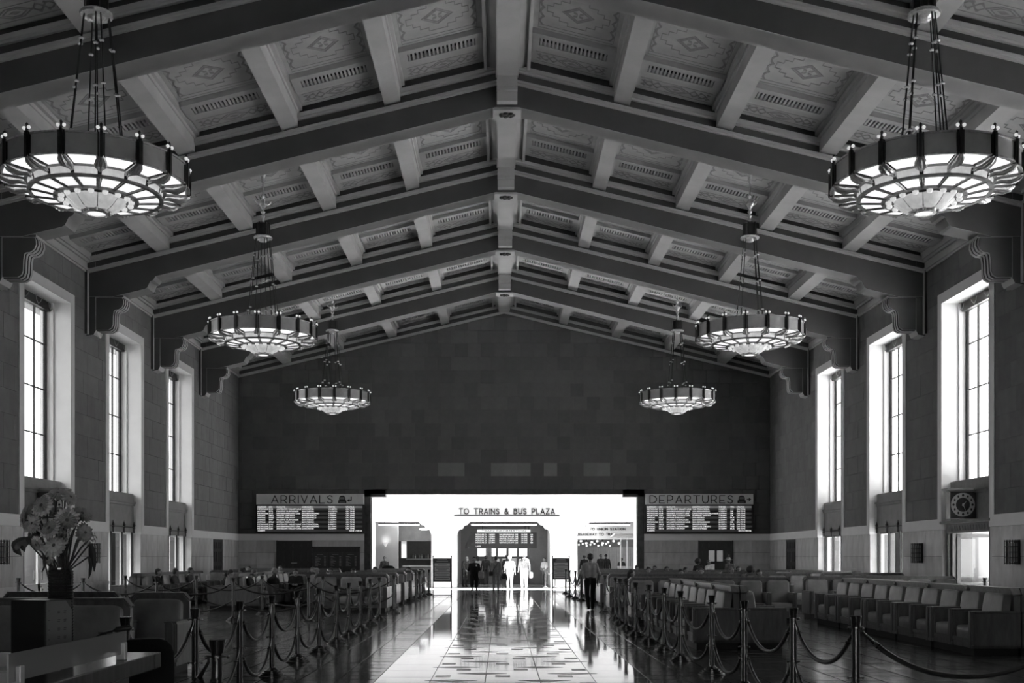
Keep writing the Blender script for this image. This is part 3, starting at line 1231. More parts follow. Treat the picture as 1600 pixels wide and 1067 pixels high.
# glazed entrance behind the viewer
door_n += 1
d = sempty('door_%d' % door_n, (0, YF - 0.2, 0))
m = MB()
for i in range(9):
    x = -EW + i * EW / 4
    m.box(x - 0.04, x + 0.04, -0.05, 0.05, 0, EH)
for z in (0.0, 2.3, EH - 0.08):
    m.box(-EW, EW, -0.05, 0.05, z, z + 0.08)
m.build('entrance_frame', M_BRONZE, d)
for i in range(8):
    x = -EW + i * EW / 4
    MB().box(x + 0.04, x + EW / 4 - 0.04, -0.004, 0.004, 0.08, 2.3).build('pane', M_PANE, d)
    MB().box(x + 0.04, x + EW / 4 - 0.04, -0.004, 0.004, 2.38, EH - 0.08).build('pane', M_PANE, d)
struct(MB().box(-30, 30, -40, YF - 0.4, -0.3, -0.04).build('trim_forecourt', M_PAVE))
portal('skylight_portal', (0, YF - 0.38, EH / 2), (PI / 2, 0, 0), 2 * EW, EH)

# panelled doors in the far wall
for (xa, xb, lit) in ((-11.08, -9.46, False), (9.55, 11.14, True)):
    door_n += 1
    d = sempty('door_%d' % door_n, (xa, YB - 0.02, 0))
    w_ = xb - xa
    MB().box(0, w_, 0, 0.08, 0, ZS0 - 0.02).build('door_leaf', M_DOOR, d)
    m = MB()
    m.box(-0.06, 0.0, -0.05, 0.06, 0, ZS0)
    m.box(w_, w_ + 0.06, -0.05, 0.06, 0, ZS0)
    m.build('door_frame', M_DOOR, d)
    xs = [(0.10, 0.34), (0.44, 0.77), (0.85, 1.18), (1.28, 1.52)]
    for j, (za, zb) in enumerate(((0.1, 0.62), (0.72, 1.28), (1.38, 1.95), (2.05, 2.3))):
        for i, (a, b) in enumerate(xs):
            a, b = a * w_ / 1.62, b * w_ / 1.62
            if lit and ((j == 2 and i in (1, 2)) or (j == 1 and i == 1)):
                MB().box(a + 0.02, b - 0.02, -0.015, 0.0, za + 0.02, zb - 0.02).build('pane', mat('door_pane_lit', 0.35, 0.3, var=0.1, emit=0.10), d)
                continue
            m = MB()
            m.prism([(a, za), (b, za), (b, zb), (a, zb)], -0.012, 0, 'y')
            m.prism([(a + 0.05, za + 0.05), (b - 0.05, za + 0.05), (b - 0.05, zb - 0.05), (a + 0.05, zb - 0.05)], -0.03, 0, 'y')
            m.build('door_panel', M_DOOR, d)
    if not lit:
        MB().box(w_ / 2 - 0.14, w_ / 2 + 0.14, -0.04, -0.01, 1.30, 1.34).build('door_plate', mat('plate_pale', 0.4, 0.4, var=0.1), d)

# ================================================================== VESTIBULE AND CONCOURSE BEYOND
YV = 58.9
vf = struct(MB().box(-20, 20, YB + 0.4, YV, -0.3, -0.01).build('trim_vestibule_floor', mat('vestibule_floor', 0.62, 0.35, var=0.05, scale=2)))


def scallop(x, sgn, z0, w=0.72, h=0.70):
    """corner corbel outline: (x,z) from the jamb towards the middle; sgn = direction into the opening"""
    zt = z0
    pts = [(0, h), (0.02, h - 0.08)]
    for i in range(6):
        a = PI / 2 * i / 5
        pts.append((0.04 + 0.22 * (1 - math.cos(a)) * 1.0, h - 0.10 - 0.22 * math.sin(a)))
    pts += [(0.30, 0.36)]
    for i in range(6):
        a = PI / 2 * i / 5
        pts.append((0.32 + 0.20 * (1 - math.cos(a)), 0.34 - 0.17 * math.sin(a)))
    pts += [(0.56, 0.14), (0.62, 0.06), (w, 0)]
    return [(x + sgn * p[0], zt - p[1]) for p in pts]


ZT = 3.47
OPN = [(-6.80, -3.82, False, True), (-2.47, 2.44, True, True), (3.86, 6.86, True, False)]
poly = [(-20, 0)]
for (xa, xb, ca, cb) in OPN:
    poly.append((xa, 0))
    poly += scallop(xa, 1, ZT) if ca else [(xa, ZT)]
    poly += list(reversed(scallop(xb, -1, ZT))) if cb else [(xb, ZT)]
    poly.append((xb, 0))
poly += [(20, 0), (20, 7.2), (-20, 7.2)]
wall_white = struct(MB().prism(poly, YV, YV + 0.35).build('wall_concourse', M_WHITE))
# returns at the ends of the vestibule
portal('skylight_portal', (0, (YB + 0.4 + YV) / 2, 7.5), (0, 0, 0), 40, YV - YB - 0.4)

# --- thin stroke lettering
STROKE = {
    'A': [[(0, 0), (0.32, 1), (0.64, 0)], [(0.09, 0.28), (0.55, 0.28)]],
    'B': [[(0, 0), (0, 1), (0.3, 1), (0.44, 0.9), (0.46, 0.76), (0.38, 0.64), (0, 0.6)], [(0.32, 0.6), (0.5, 0.46), (0.54, 0.3), (0.46, 0.1), (0.3, 0), (0, 0)]],
    'D': [[(0, 0), (0, 1), (0.28, 1), (0.52, 0.88), (0.66, 0.62), (0.66, 0.38), (0.52, 0.12), (0.28, 0), (0, 0)]],
    'E': [[(0.5, 0), (0, 0), (0, 1), (0.5, 1)], [(0, 0.36), (0.42, 0.36)]],
    'G': [[(0.66, 0.8), (0.5, 0.96), (0.32, 1), (0.1, 0.84), (0, 0.5), (0.1, 0.16), (0.34, 0), (0.6, 0.1), (0.66, 0.42), (0.38, 0.42)]],
    'I': [[(0, 0), (0, 1)]],
    'L': [[(0, 1), (0, 0), (0.46, 0)]],
    'N': [[(0, 0), (0, 1), (0.62, 0), (0.62, 1)]],
    'O': [[(0.4, 0), (0.16, 0.08), (0.02, 0.32), (0, 0.5), (0.02, 0.68), (0.16, 0.92), (0.4, 1), (0.64, 0.92), (0.78, 0.68), (0.8, 0.5), (0.78, 0.32), (0.64, 0.08), (0.4, 0)]],
    'P': [[(0, 0), (0, 1), (0.34, 1), (0.5, 0.88), (0.54, 0.7), (0.48, 0.5), (0.32, 0.4), (0, 0.4)]],
    'R': [[(0, 0), (0, 1), (0.34, 1), (0.5, 0.88), (0.54, 0.7), (0.48, 0.5), (0.32, 0.4), (0, 0.4)], [(0.28, 0.4), (0.56, 0)]],
    'S': [[(0.46, 0.86), (0.36, 0.97), (0.22, 1), (0.06, 0.9), (0.03, 0.74), (0.12, 0.6), (0.36, 0.46), (0.48, 0.3), (0.46, 0.12), (0.3, 0), (0.14, 0.02), (0, 0.16)]],
    'T': [[(0, 1), (0.6, 1)], [(0.3, 1), (0.3, 0)]],
    'U': [[(0, 1), (0, 0.3), (0.08, 0.1), (0.28, 0), (0.48, 0.1), (0.56, 0.3), (0.56, 1)]],
    'V': [[(0, 1), (0.3, 0), (0.6, 1)]],
    'W': [[(0, 1), (0.22, 0), (0.44, 0.9), (0.66, 0), (0.88, 1)]],
    'Y': [[(0, 1), (0.3, 0.5), (0.6, 1)], [(0.3, 0.5), (0.3, 0)]],
    'Z': [[(0, 1), (0.56, 1), (0, 0), (0.56, 0)]],
    '&': [[(0.62, 0), (0.12, 0.72), (0.16, 0.92), (0.3, 1), (0.42, 0.9), (0.42, 0.74), (0.06, 0.4), (0, 0.2), (0.12, 0.02), (0.32, 0), (0.5, 0.14), (0.6, 0.4)]],
}


def lettering(text, x0, x1, z0, h, y, sw, depth=0.02, space=0.42):
    """thin-stroke capitals filling x0..x1 on a wall facing -Y"""
    wid = []
    for ch in text:
        wid.append(space if ch == ' ' else max(p[0] for s_ in STROKE[ch] for p in s_))
    gap = 0.30
    tot = sum(wid) + gap * (len(text) - 1)
    k = (x1 - x0) / tot
    x = x0
    out = []
    for ch, w_ in zip(text, wid):
        if ch != ' ':
            m = MB()
            for s_ in STROKE[ch]:
                q = MB()
                q.strip([(x + p[0] * k, z0 + p[1] * h) for p in s_], sw, depth)
                m.add([(a, y + c, b) for a, b, c in q.v], q.f)
            out.append(m)
        x += (w_ + gap) * k
    return out


def set_letters(ms, parent, mat_):
    for m in ms:
        m.build('letter', mat_, parent)


M_LETTER = mat('letter_dark', 0.012, 0.5, var=0.1)
sg_ = thing('wall_lettering', 'dark thin capitals reading TO TRAINS & BUS PLAZA, underlined, on the white wall', 'sign', (0, YV, 0))
set_letters(lettering('TO TRAINS & BUS PLAZA', -2.36, 2.66, 3.87, 0.27, -0.005, 0.04), sg_, M_LETTER)
MB().box(-2.62, 2.92, -0.03, 0.0, 3.76, 3.80).build('underline', M_LETTER, sg_)

# --- concourse behind the white wall: floor, ceiling, side and end walls
YE = 84.0
struct(MB().box(-26, 26, YV, YE, -0.3, -0.01).build('trim_concourse_floor', mat('concourse_floor', 0.13, 0.25, var=0.1, scale=2)))
cc_ = MB()
cc_.box(-26, 26, YV + 0.35, YE, 4.3, 4.6)
struct(cc_.build('ceiling_concourse', M_CONC))
for k, (a, b, c, d_) in enumerate(((-26.4, -26, YV, YE), (26, 26.4, YV, YE), (-26.4, 26.4, YE, YE + 0.4))):
    struct(MB().box(a, b, c, d_, 0, 4.6).build('wall_concourse_%s' % ('left', 'right', 'end')[k], M_CONC))
# cross walls that part the three bays
for (xa, xb, nm) in ((-3.70, -2.72, 'a'), (2.60, 3.70, 'b')):
    struct(MB().box(xa, xb, YV + 0.35, 76, 0, 4.3).build('wall_bay_' + nm, M_CONC))
M_TUBE = mat('lamp_tube', 0.9, 0.4, var=0.02, emit=2.6)
for k, (xa, xb, lab) in enumerate(((-6.7, -4.55, 'left'), (-1.75, 1.75, 'middle'), (4.6, 6.75, 'right'))):
    t = thing('strip_lamp', 'long white strip lamp across the head of the %s doorway' % lab, 'lamp', (0, 60.0, 3.28))
    MB().box(xa, xb, 0, 0.16, 0.02, 0.10).build('diffuser', M_TUBE, t)
    m = MB()
    m.box(xa - 0.02, xb + 0.02, -0.02, 0.18, 0.10, 0.16)
    x = xa + 0.3
    while x < xb:
        m.tube([(x, 0.08, 0.16), (x - 0.2, 0.08, 1.015)], 0.01, 5)
        x += 0.85
    m.build('housing', M_STEEL, t)
portal_l = []
for (x, y) in ((-5.3, 64), (0, 64), (5.3, 64), (-5.3, 71), (0, 71), (5.3, 71), (9, 70), (9, 78)):
    d_ = bpy.data.lights.new('ceiling_lamp', 'AREA')
    d_.size = 1.2
    d_.energy = 120
    o = bpy.data.objects.new('ceiling_lamp_light', d_)
    COL.objects.link(o)
    o.location = (x, y, 4.25)
# far ceiling lamps, oval
for k, (x, y, z) in enumerate(((4.3, 68, 3.32), (5.0, 68, 3.36), (-4.55, 64, 3.2), (-3.98, 64.6, 3.15))):
    t = thing('oval_lamp', 'flat oval ceiling lamp glowing in the %s bay, number %s from the white pillar' % (('right', 'right', 'left', 'left')[k], ('one', 'two', 'two', 'one')[k]), 'lamp', (x, y, z))
    MB().ball((0, 0, 0), 0.28, 0.2, 0.06, 12, 6).build('shade', M_TUBE, t, smooth=True)
    MB().tube([(0, 0, 0.05), (0, 0, 4.3 - z)], 0.015, 6).build('stem', M_STEEL, t)
# globe lamps strung along the right bay
k = 0
for (x0, y0, n, z, r) in ((4.2, 74, 10, 2.52, 0.075), (4.1, 80, 13, 2.42, 0.06)):
    for i in range(n):
        t = thing('globe_lamp', 'round glowing globe lamp in the string across the right concourse bay', 'lamp', (x0 + i * 3.6 / n + 0.2, y0, z + 0.07 * (i % 3)), 0, 'globe lamps in the right bay')
        MB().ball((0, 0, 0), r, r, r * 0.9, 10, 6).build('globe', M_TUBE, t, smooth=True)
        MB().tube([(0, 0, r * 0.8), (0, 0, 4.3 - z - 0.07 * (i % 3))], 0.012, 5).build('stem', M_STEEL, t)
        k += 1
# right bay: arched bulkhead with lettering, pale curtain wall below
M_CURT = mat('pleated_screen', 0.45, 0.7, var=0.1, scale=4)
m = MB()
m.box(3.7, 12, 72.6, 73.0, 2.75, 4.3)
bh = struct(m.build('trim_bulkhead', M_CONC))
t = thing('bulkhead_lettering', 'dark capitals TO UNION STATION and PASSAGEWAY TO TRAINS on the right bay bulkhead', 'sign', (0, 72.6, 0))
set_letters(lettering('TO UNION STATION', 5.6, 7.9, 3.36, 0.14, -0.01, 0.03), t, M_LETTER)
set_letters(lettering('PASSAGEWAY TO TRAINS', 4.55, 7.4, 3.02, 0.14, -0.01, 0.03), t, M_LETTER)
m = MB()
m.prism([(4.30, 3.09), (4.42, 3.01), (4.42, 3.17)], -0.02, 0, 'y')
m.box(4.41, 4.52, -0.02, 0, 3.07, 3.11)
m.build('arrow', M_LETTER, t)
m = MB()
for i in range(60):
    x = 3.9 + i * 0.13
    m.box(x, x + 0.09, 82.0 + 0.05 * (i % 2), 82.1 + 0.05 * (i % 2), 0, 2.35)
tag(m.build('pleated_screen', M_CURT), 'pale pleated screen behind the globe lamps in the right bay', 'screen')
# pale kiosk at the right edge of the right bay
t = thing('kiosk', 'pale kiosk with stepped flat roof at the right edge of the right doorway', 'kiosk', (6.55, 62.5, 0))
m = MB()
for q in range(4):
    m.box(-0.55 + 0.06 * q, 1.2, -0.4, 0.8, 2.72 + q * 0.06, 2.755 + q * 0.06)
m.build('roof', M_WHITE, t)
m = MB()
for (x, y) in ((-0.05, -0.2), (0.30, -0.2)):
    m.box(x - 0.03, x + 0.03, y - 0.03, y + 0.03, 0, 2.72)
m.build('post', M_WHITE, t)
MB().box(-0.15, 0.6, -0.1, 0.6, 0, 1.1).build('counter', M_CONC, t)
MB().box(-0.1, 0.25, -0.14, -0.11, 0.45, 1.0).build('panel', M_WHITE, t)
# left bay: wall sconce, dark bar front with canopy, counter
t = thing('wall_sconce', 'small uplighter sconce glowing on the left bay wall', 'lamp', (-6.75, 63.9, 2.35))
MB().lathe([(0.02, -0.16), (0.07, -0.1), (0.15, 0.08), (0.13, 0.08), (0.0, -0.05)], 10).build('bowl', mat('sconce_glass', 0.7, 0.5, var=0.05, emit=0.3), t, smooth=True)
MB().box(-0.05, 0.05, 0.0, 0.12, -0.12, 0.0).build('bracket', M_STEEL, t)
sp_ = bpy.data.lights.new('sconce_light', 'POINT')
sp_.energy = 1.6
sp_.shadow_soft_size = 0.05
o = bpy.data.objects.new('sconce_light', sp_)
COL.objects.link(o)
o.location = (-6.75, 63.85, 2.55)
struct(MB().box(-8.0, -6.05, 64.05, 64.4, 0, 4.3).build('wall_sconce_pier', M_CONC))
m = MB()
m.box(-6.3, -3.7, 66.0, 66.5, 2.55, 2.75)
m.box(-6.2, -3.7, 66.1, 66.5, 2.75, 4.3)
tag(m.build('bar_canopy', M_CONCDK), 'dark wooden canopy above the bar in the left doorway', 'canopy')
t = thing('bar_counter', 'dark bar counter with bright rim in the left doorway', 'counter', (-5.0, 66.0, 0))
MB().box(-0.9, 1.2, 0, 0.6, 0, 1.05).build('front', M_CONCDK, t)
MB().box(-0.95, 1.2, -0.05, 0.65, 1.05, 1.1).build('top', M_CONC, t)
struct(MB().box(-8, -3.7, 68.0, 68.2, 0, 4.3).build('wall_bar', M_CONCDK))
m = MB()
m.box(-6.05, -5.75, 66.2, 66.3, 1.55, 2.56)
tag(m.build('menu_panel', mat('menu_panel_m', 0.5, 0.4, var=0.1, emit=0.3)), 'narrow lit panel beside the bar in the left doorway', 'panel')
rb = random.Random(8)
for i in range(14):
    x = -5.6 + i * 0.13
    h_ = rb.uniform(0.22, 0.32)
    b = MB().lathe([(0.0, 0), (0.04, 0), (0.04, h_ * 0.6), (0.015, h_ * 0.75), (0.015, h_), (0, h_)], 8).build(
        'bottle', mat('bottle_glass_%d' % (i % 3), (0.1, 0.25, 0.5)[i % 3], 0.15, var=0.1), None, (x, 67.75, 1.52), smooth=True)
    tag(b, 'small bottle on the shelf behind the left bay bar', 'bottle', 'bottles behind the bar')
tag(MB().box(-5.9, -3.75, 67.6, 67.95, 1.46, 1.52).build('bar_shelf', M_CONC), 'pale shelf of bottles behind the bar', 'shelf')
# middle bay: hanging train board, dark frame, lit posters, pier
M_SCREEN = mat('led_screen', 0.012, 0.4, var=0.1)
M_LED = mat('led_text', 0.6, 0.5, var=0.02, emit=0.9)
M_LEDBAR = mat('led_bar', 0.30, 0.5, var=0.05, emit=0.06)
M_LEDROW = mat('led_row', 0.06, 0.5, var=0.1, emit=0.01)
FONT_CACHE = {}


def text_mesh(body, size, mat_, ext=0.0):
    cu = bpy.data.curves.new('t', 'FONT')
    cu.body = body
    cu.size = size
    cu.resolution_u = 2
    cu.extrude = ext
    ob = bpy.data.objects.new('t', cu)
    me = bpy.data.meshes.new_from_object(ob)
    bpy.data.objects.remove(ob)
    bpy.data.curves.remove(cu)
    me.materials.clear()
    me.materials.append(mat_)
    return me


def row_text(parent, items, x_of, z, h, y, mat_, name='text_row'):
    """one printed line: items placed at given columns, squeezed to their width"""
    vs, fs = [], []
    for (x, wmax, s_) in items:
        if not s_:
            continue
        me = text_mesh(s_, h * 1.36, mat_)
        if not me.vertices:
            continue
        w_ = max(v.co.x for v in me.vertices)
        k = wmax / w_ if wmax else 1.0
        n = len(vs)
        vs += [(x + v.co.x * k, y, z + v.co.y) for v in me.vertices]
        fs += [tuple(n + i for i in p.vertices) for p in me.polygons]
        bpy.data.meshes.remove(me)
    m = MB()
    m.add(vs, fs)
    return stuff(m.build(name, mat_, parent, fix=False))


t = thing('train_information_board', 'hanging TRAIN INFORMATION board with white rows in the middle doorway', 'board', (0, 63.0, 0))
m = MB()
m.box(-1.85, 1.85, 0, 0.25, 2.10, 3.0)
m.prism([(-2.2, 2.1), (-1.85, 2.1), (-1.85, 3.0), (-1.9, 2.95)], 0.0, 0.25, 'y')
m.build('case', M_SCREEN, t)
MB().tube([(-1.2, 0.12, 2.95), (-1.2, 0.12, 4.32)], 0.02, 6).tube([(1.2, 0.12, 2.95), (1.2, 0.12, 4.32)], 0.02, 6).build('hanger', M_STEEL, t)
MB().box(-1.5, 1.5, -0.03, 0.0, 3.0, 3.16).build('header', mat('board_header', 0.6, 0.5, var=0.05, emit=0.35), t)
row_text(t, [(-1.25, 2.5, 'TRAIN INFORMATION')], None, 3.035, 0.10, -0.036, M_LETTER)
for i in range(5):
    z = 2.84 - i * 0.115
    row_text(t, [(-1.58, 0.62, 'METROLINK %d' % (211 + 3 * i)), (-0.85, 0.34, '%d:%02dPM' % (1 + i // 3, (17 * i + 5) % 60)),
                 (-0.25, 1.05, ('SAN BERNARDINO LINE', 'ANTELOPE VALLEY LINE', 'ORANGE COUNTY LINE', 'PACIFIC SURFLINER', 'VENTURA COUNTY LINE')[i]),
                 (0.98, 0.34, 'ON TIME'), (1.48, 0.16, '%d' % (4 + i))], None, z, 0.075, -0.006, M_LED)
row_text(t, [(-1.58, 0.3, '1:20PM')], None, 2.18, 0.07, -0.006, M_LED)
M_POST = mat('backlit_poster', 0.7, 0.5, var=0.25, scale=6, emit=0.75)
M_POSTD = mat('poster_ink', 0.3, 0.5, var=0.2, emit=0.2)
for i, x in enumerate((-1.36, -0.74, -0.08, 0.58, 1.22)):
    t = thing('lit_poster', '%s backlit white map poster from the left under the hanging board' % ORD[i], 'poster', (x, 70.0, 1.62), 0, 'backlit posters in the middle bay')
    MB().box(-0.29, 0.29, 0, 0.06, 0, 0.68).build('frame', M_CONCDK, t)
    MB().box(-0.26, 0.26, -0.01, 0, 0.03, 0.65).build('sheet', M_POST, t)
    m = MB()
    for q in range(5):
        m.tube([(-0.2 + 0.09 * q, -0.014, 0.12 + 0.1 * ((q * 3 + i) % 5)), (-0.12 + 0.08 * q, -0.014, 0.2 + 0.08 * ((q * 2 + i) % 5))], 0.006, 4)
    stuff(m.build('map_line', M_POSTD, t))
struct(MB().box(-2.7, 2.6, 70.06, 70.3, 0, 4.3).build('wall_poster', mat('poster_wall', 0.2, 0.7, var=0.05)))
struct(MB().box(1.55, 2.6, 66.5, 70.06, 0, 4.3).build('wall_side_pier', M_CONCDK))
tag(MB().box(-0.96, -0.72, 67.0, 67.2, 0, 2.4).build('dark_post', M_CONCDK), 'dark square post beside the posters in the middle bay', 'post')
for i, (x, w_, h_) in enumerate(((-1.2, 0.16, 0.42), (-0.35, 0.2, 0.5), (0.1, 0.35, 0.52), (0.62, 0.35, 0.54), (1.1, 0.3, 0.3))):
    tag(MB().box(x - w_ / 2, x + w_ / 2, 69.2, 69.25, 1.0, 1.0 + h_).box(x - w_ / 2, x + w_ / 2, 69.2, 69.32, 1.0, 1.02).build('notice_card', mat('notice_card_m', 0.6, 0.5, var=0.2, scale=9, emit=0.12)),
        '%s small pale notice from the left on the counter under the backlit posters' % ORD[i], 'notice', 'pale notices under the posters')
tag(MB().box(-2.0, 1.5, 69.0, 69.9, 0, 0.95).box(-2.05, 1.52, 68.95, 69.95, 0.95, 1.0).build('service_counter', M_CONCDK), 'dark service counter under the backlit posters', 'counter')

# ================================================================== ARRIVALS / DEPARTURES BOARDS
ARR = [('METROLINK', '215', 'ANTELOPE VALLEY LINE', 'LANCASTER', '12:48PM', 'ON TIME'), ('AMTRAK', '572', 'PACIFIC SURFLINER', 'SAN DIEGO', '12:52PM', 'ON TIME'),
       ('METROLINK', '315', 'SAN BERNARDINO LINE', 'SAN BERNARDINO', '1:05PM', 'ON TIME'), ('AMTRAK', '5802', 'AMTRAK THRUWAY', 'BAKERSFIELD', '1:30PM', 'ON TIME'),
       ('AMTRAK', '5702', 'AMTRAK THRUWAY', 'BAKERSFIELD', '1:40PM', 'ON TIME'), ('AMTRAK', '777', 'PACIFIC SURFLINER', 'SAN DIEGO', '1:45PM', 'ON TIME'),
       ('AMTRAK', '5760', 'AMTRAK THRUWAY', 'SAN PEDRO', '1:55PM', 'ON TIME'), ('METROLINK', '210', 'ANTELOPE VALLEY LINE', 'VIA PRINCESSA', '2:06PM', 'ON TIME'),
       ('METROLINK', '317', 'SAN BERNARDINO LINE', 'SAN BERNARDINO', '2:17PM', 'ON TIME'), ('METROLINK', '220', 'ANTELOPE VALLEY LINE', 'LANCASTER', '2:25PM', 'ON TIME')]
DEP = [('METROLINK', '213', 'ANTELOPE VALLEY LINE', 'VIA PRINCESSA', '1:20PM', '11', 'ON TIME'), ('METROLINK', '312', 'SAN BERNARDINO LINE', 'SAN BERNARDINO', '1:30PM', '5B', 'ON TIME'),
       ('METROLINK', '634', 'ORANGE COUNTY LINE', 'LAGUNA NIGUEL/MISSI...', '1:37PM', '9A', 'ON TIME'), ('METROLINK', '107', 'VENTURA COUNTY LINE', 'BURBANK AIRPORT', '1:45PM', '3A', 'ON TIME'),
       ('AMTRAK', '5702', 'AMTRAK THRUWAY', 'SAN PEDRO', '1:55PM', 'BUS', 'ON TIME'), ('AMTRAK', '580', 'PACIFIC SURFLINER', 'SAN DIEGO', '2:00PM', '12B', 'ON TIME'),
       ('METROLINK', '314', 'SAN BERNARDINO LINE', 'SAN BERNARDINO', '2:05PM', '5B', 'ON TIME'), ('AMTRAK', '5802', 'AMTRAK THRUWAY', 'BAKERSFIELD', '2:15PM', 'BUS', 'ON TIME'),
       ('AMTRAK', '777', 'PACIFIC SURFLINER', 'SAN LUIS OBISPO', '3:05PM', '10B', 'ON TIME'), ('AMTRAK', '5810', 'AMTRAK THRUWAY', 'BAKERSFIELD', '3:10PM', 'BUS', 'ON TIME')]


def train_icon(arrow_dir):
    """front of a train with an arrow beside it"""
    m = MB()
    m.prism([(0, 0.06), (0.03, 0.30), (0.10, 0.37), (0.24, 0.37), (0.31, 0.30), (0.34, 0.06)], -0.02, 0, 'y')
    m.box(0.02, 0.32, -0.02, 0, 0.0, 0.05)
    m.box(-0.03, 0.03, -0.02, 0, 0.0, 0.14)
    m.box(0.31, 0.37, -0.02, 0, 0.0, 0.14)
    if arrow_dir > 0:
        m.prism([(0.42, 0.16), (0.52, 0.16), (0.52, 0.09), (0.64, 0.185), (0.52, 0.28), (0.52, 0.21), (0.42, 0.21)], -0.02, 0, 'y')
    else:
        m.prism([(0.40, 0.13), (0.52, 0.22), (0.52, 0.17), (0.58, 0.17), (0.58, 0.32), (0.63, 0.32), (0.63, 0.12), (0.52, 0.12), (0.52, 0.06)], -0.02, 0, 'y')
    n = MB()
    n.box(0.06, 0.28, -0.026, -0.02, 0.20, 0.30)
    return m, n


M_HEADER = mat('board_fascia', 0.75, 0.5, var=0.05)
M_ICONWIN = mat('icon_window', 0.2, 0.5, var=0.1)
for (xa, word, rows, heads, cols, lab, dirn, wx) in (
        (-12.08, 'ARRIVALS', ARR, ('CARRIER', 'ID', 'ROUTE', 'ORIGIN', 'TIME', 'STATUS'),
         ((0.05, 0.44, 0.9), (0.60, 0.2, 0.8), (0.98, 1.15, 0.4), (2.22, 0.80, 0.4), (3.50, 0.38, 0.3), (4.36, 0.40, 0.4)),
         'ARRIVALS board with white rows on the left of the far wall', -1, (0.75, 3.70)),
        (6.90, 'DEPARTURES', DEP, ('CARRIER', 'ID', 'ROUTE', 'DESTINATION', 'TIME', 'TRK', 'STATUS'),
         ((0.06, 0.46, 0.9), (0.64, 0.2, 0.8), (1.02, 1.10, 0.4), (2.28, 0.82, 0.4), (3.55, 0.38, 0.3), (4.12, 0.2, 0.3), (4.43, 0.38, 0.4)),
         'DEPARTURES board with white rows on the right of the far wall', 1, (0.2, 4.22))):
    t = thing('timetable_board', lab, 'board', (xa, YB, 0))
    Wd = 5.24
    MB().box(0, Wd, -0.22, 0.0, 4.17, 4.68).build('fascia', M_HEADER, t)
    MB().box(-0.04, Wd + 0.04, -0.18, 0, 2.78, 4.17).build('case', M_SCREEN, t)
    set_letters(lettering(word, wx[0], wx[1], 4.24, 0.36, -0.225, 0.042), t, M_LETTER)
    a, b = train_icon(dirn)
    ic = a.build('train_icon', M_LETTER, t, (4.02 if dirn < 0 else 4.5, -0.22, 4.23))
    b.build('icon_window', M_ICONWIN, ic)
    nrow = 12
    zt, zb = 4.10, 2.84
    rh = (zt - zb) / nrow
    for r in range(nrow):
        z0 = zt - (r + 1) * rh
        mm = M_LEDBAR if r == 0 else (M_LEDROW if r % 2 else M_SCREEN)
        o = MB().box(0.04, Wd - 0.08, -0.19, -0.18, z0 + 0.004, z0 + rh - 0.004).build('display_row', mm, t)
        if r == 0:
            it = [(c[0], min(c[1], 0.085 * len(h_)), h_) for c, h_ in zip(cols, heads)]
        elif r == 11:
            it = [(cols[0][0], 0.36, '1:20PM'), (Wd - 0.72, 0.62, '03/31/2016')]
        else:
            it = []
            for c, s_ in zip(cols, rows[r - 1]):
                full_w = {0: 0.54, 1: 0.25, 2: 1.17, 3: 1.22}
                it.append((c[0], min(max(c[1], 0.06 * len(s_)), 0.062 * len(s_) + 0.02), s_))
        row_text(o, it, None, z0 + rh * 0.2, rh * 0.62, -0.196, M_LED)

# dark notice cabinet left of the opening
t = thing('notice_cabinet', 'dark three-panel notice cabinet on the far wall under the ARRIVALS board', 'cabinet', (-9.36, YB - 0.006, 0))
MB().box(0, 2.3, -0.12, 0, 0.85, 2.05).build('case', M_DOOR, t)
MB().box(-0.03, 2.33, -0.16, 0, 2.05, 2.12).build('cornice', M_DOOR, t)
M_NTEXT = mat('notice_text', 0.28, 0.5, var=0.2)
for i in range(3):
    p = MB().box(0.06 + i * 0.75, 0.74 + i * 0.75, -0.14, -0.12, 0.95, 1.85).build('panel', mat('notice_panel', 0.03, 0.3, var=0.2), t)
    m = MB()
    m.box(0.22 + i * 0.75, 0.52 + i * 0.75, -0.145, -0.14, 1.73, 1.755)
    for q in range(9):
        a = 0.14 + i * 0.75
        m.box(a, a + 0.1 + 0.2 * ((q * 7 + i) % 5) / 5, -0.145, -0.14, 1.62 - q * 0.055, 1.64 - q * 0.055)
        m.box(a + 0.42, a + 0.52, -0.145, -0.14, 1.62 - q * 0.055, 1.64 - q * 0.055)
    stuff(m.build('print', M_NTEXT, p))

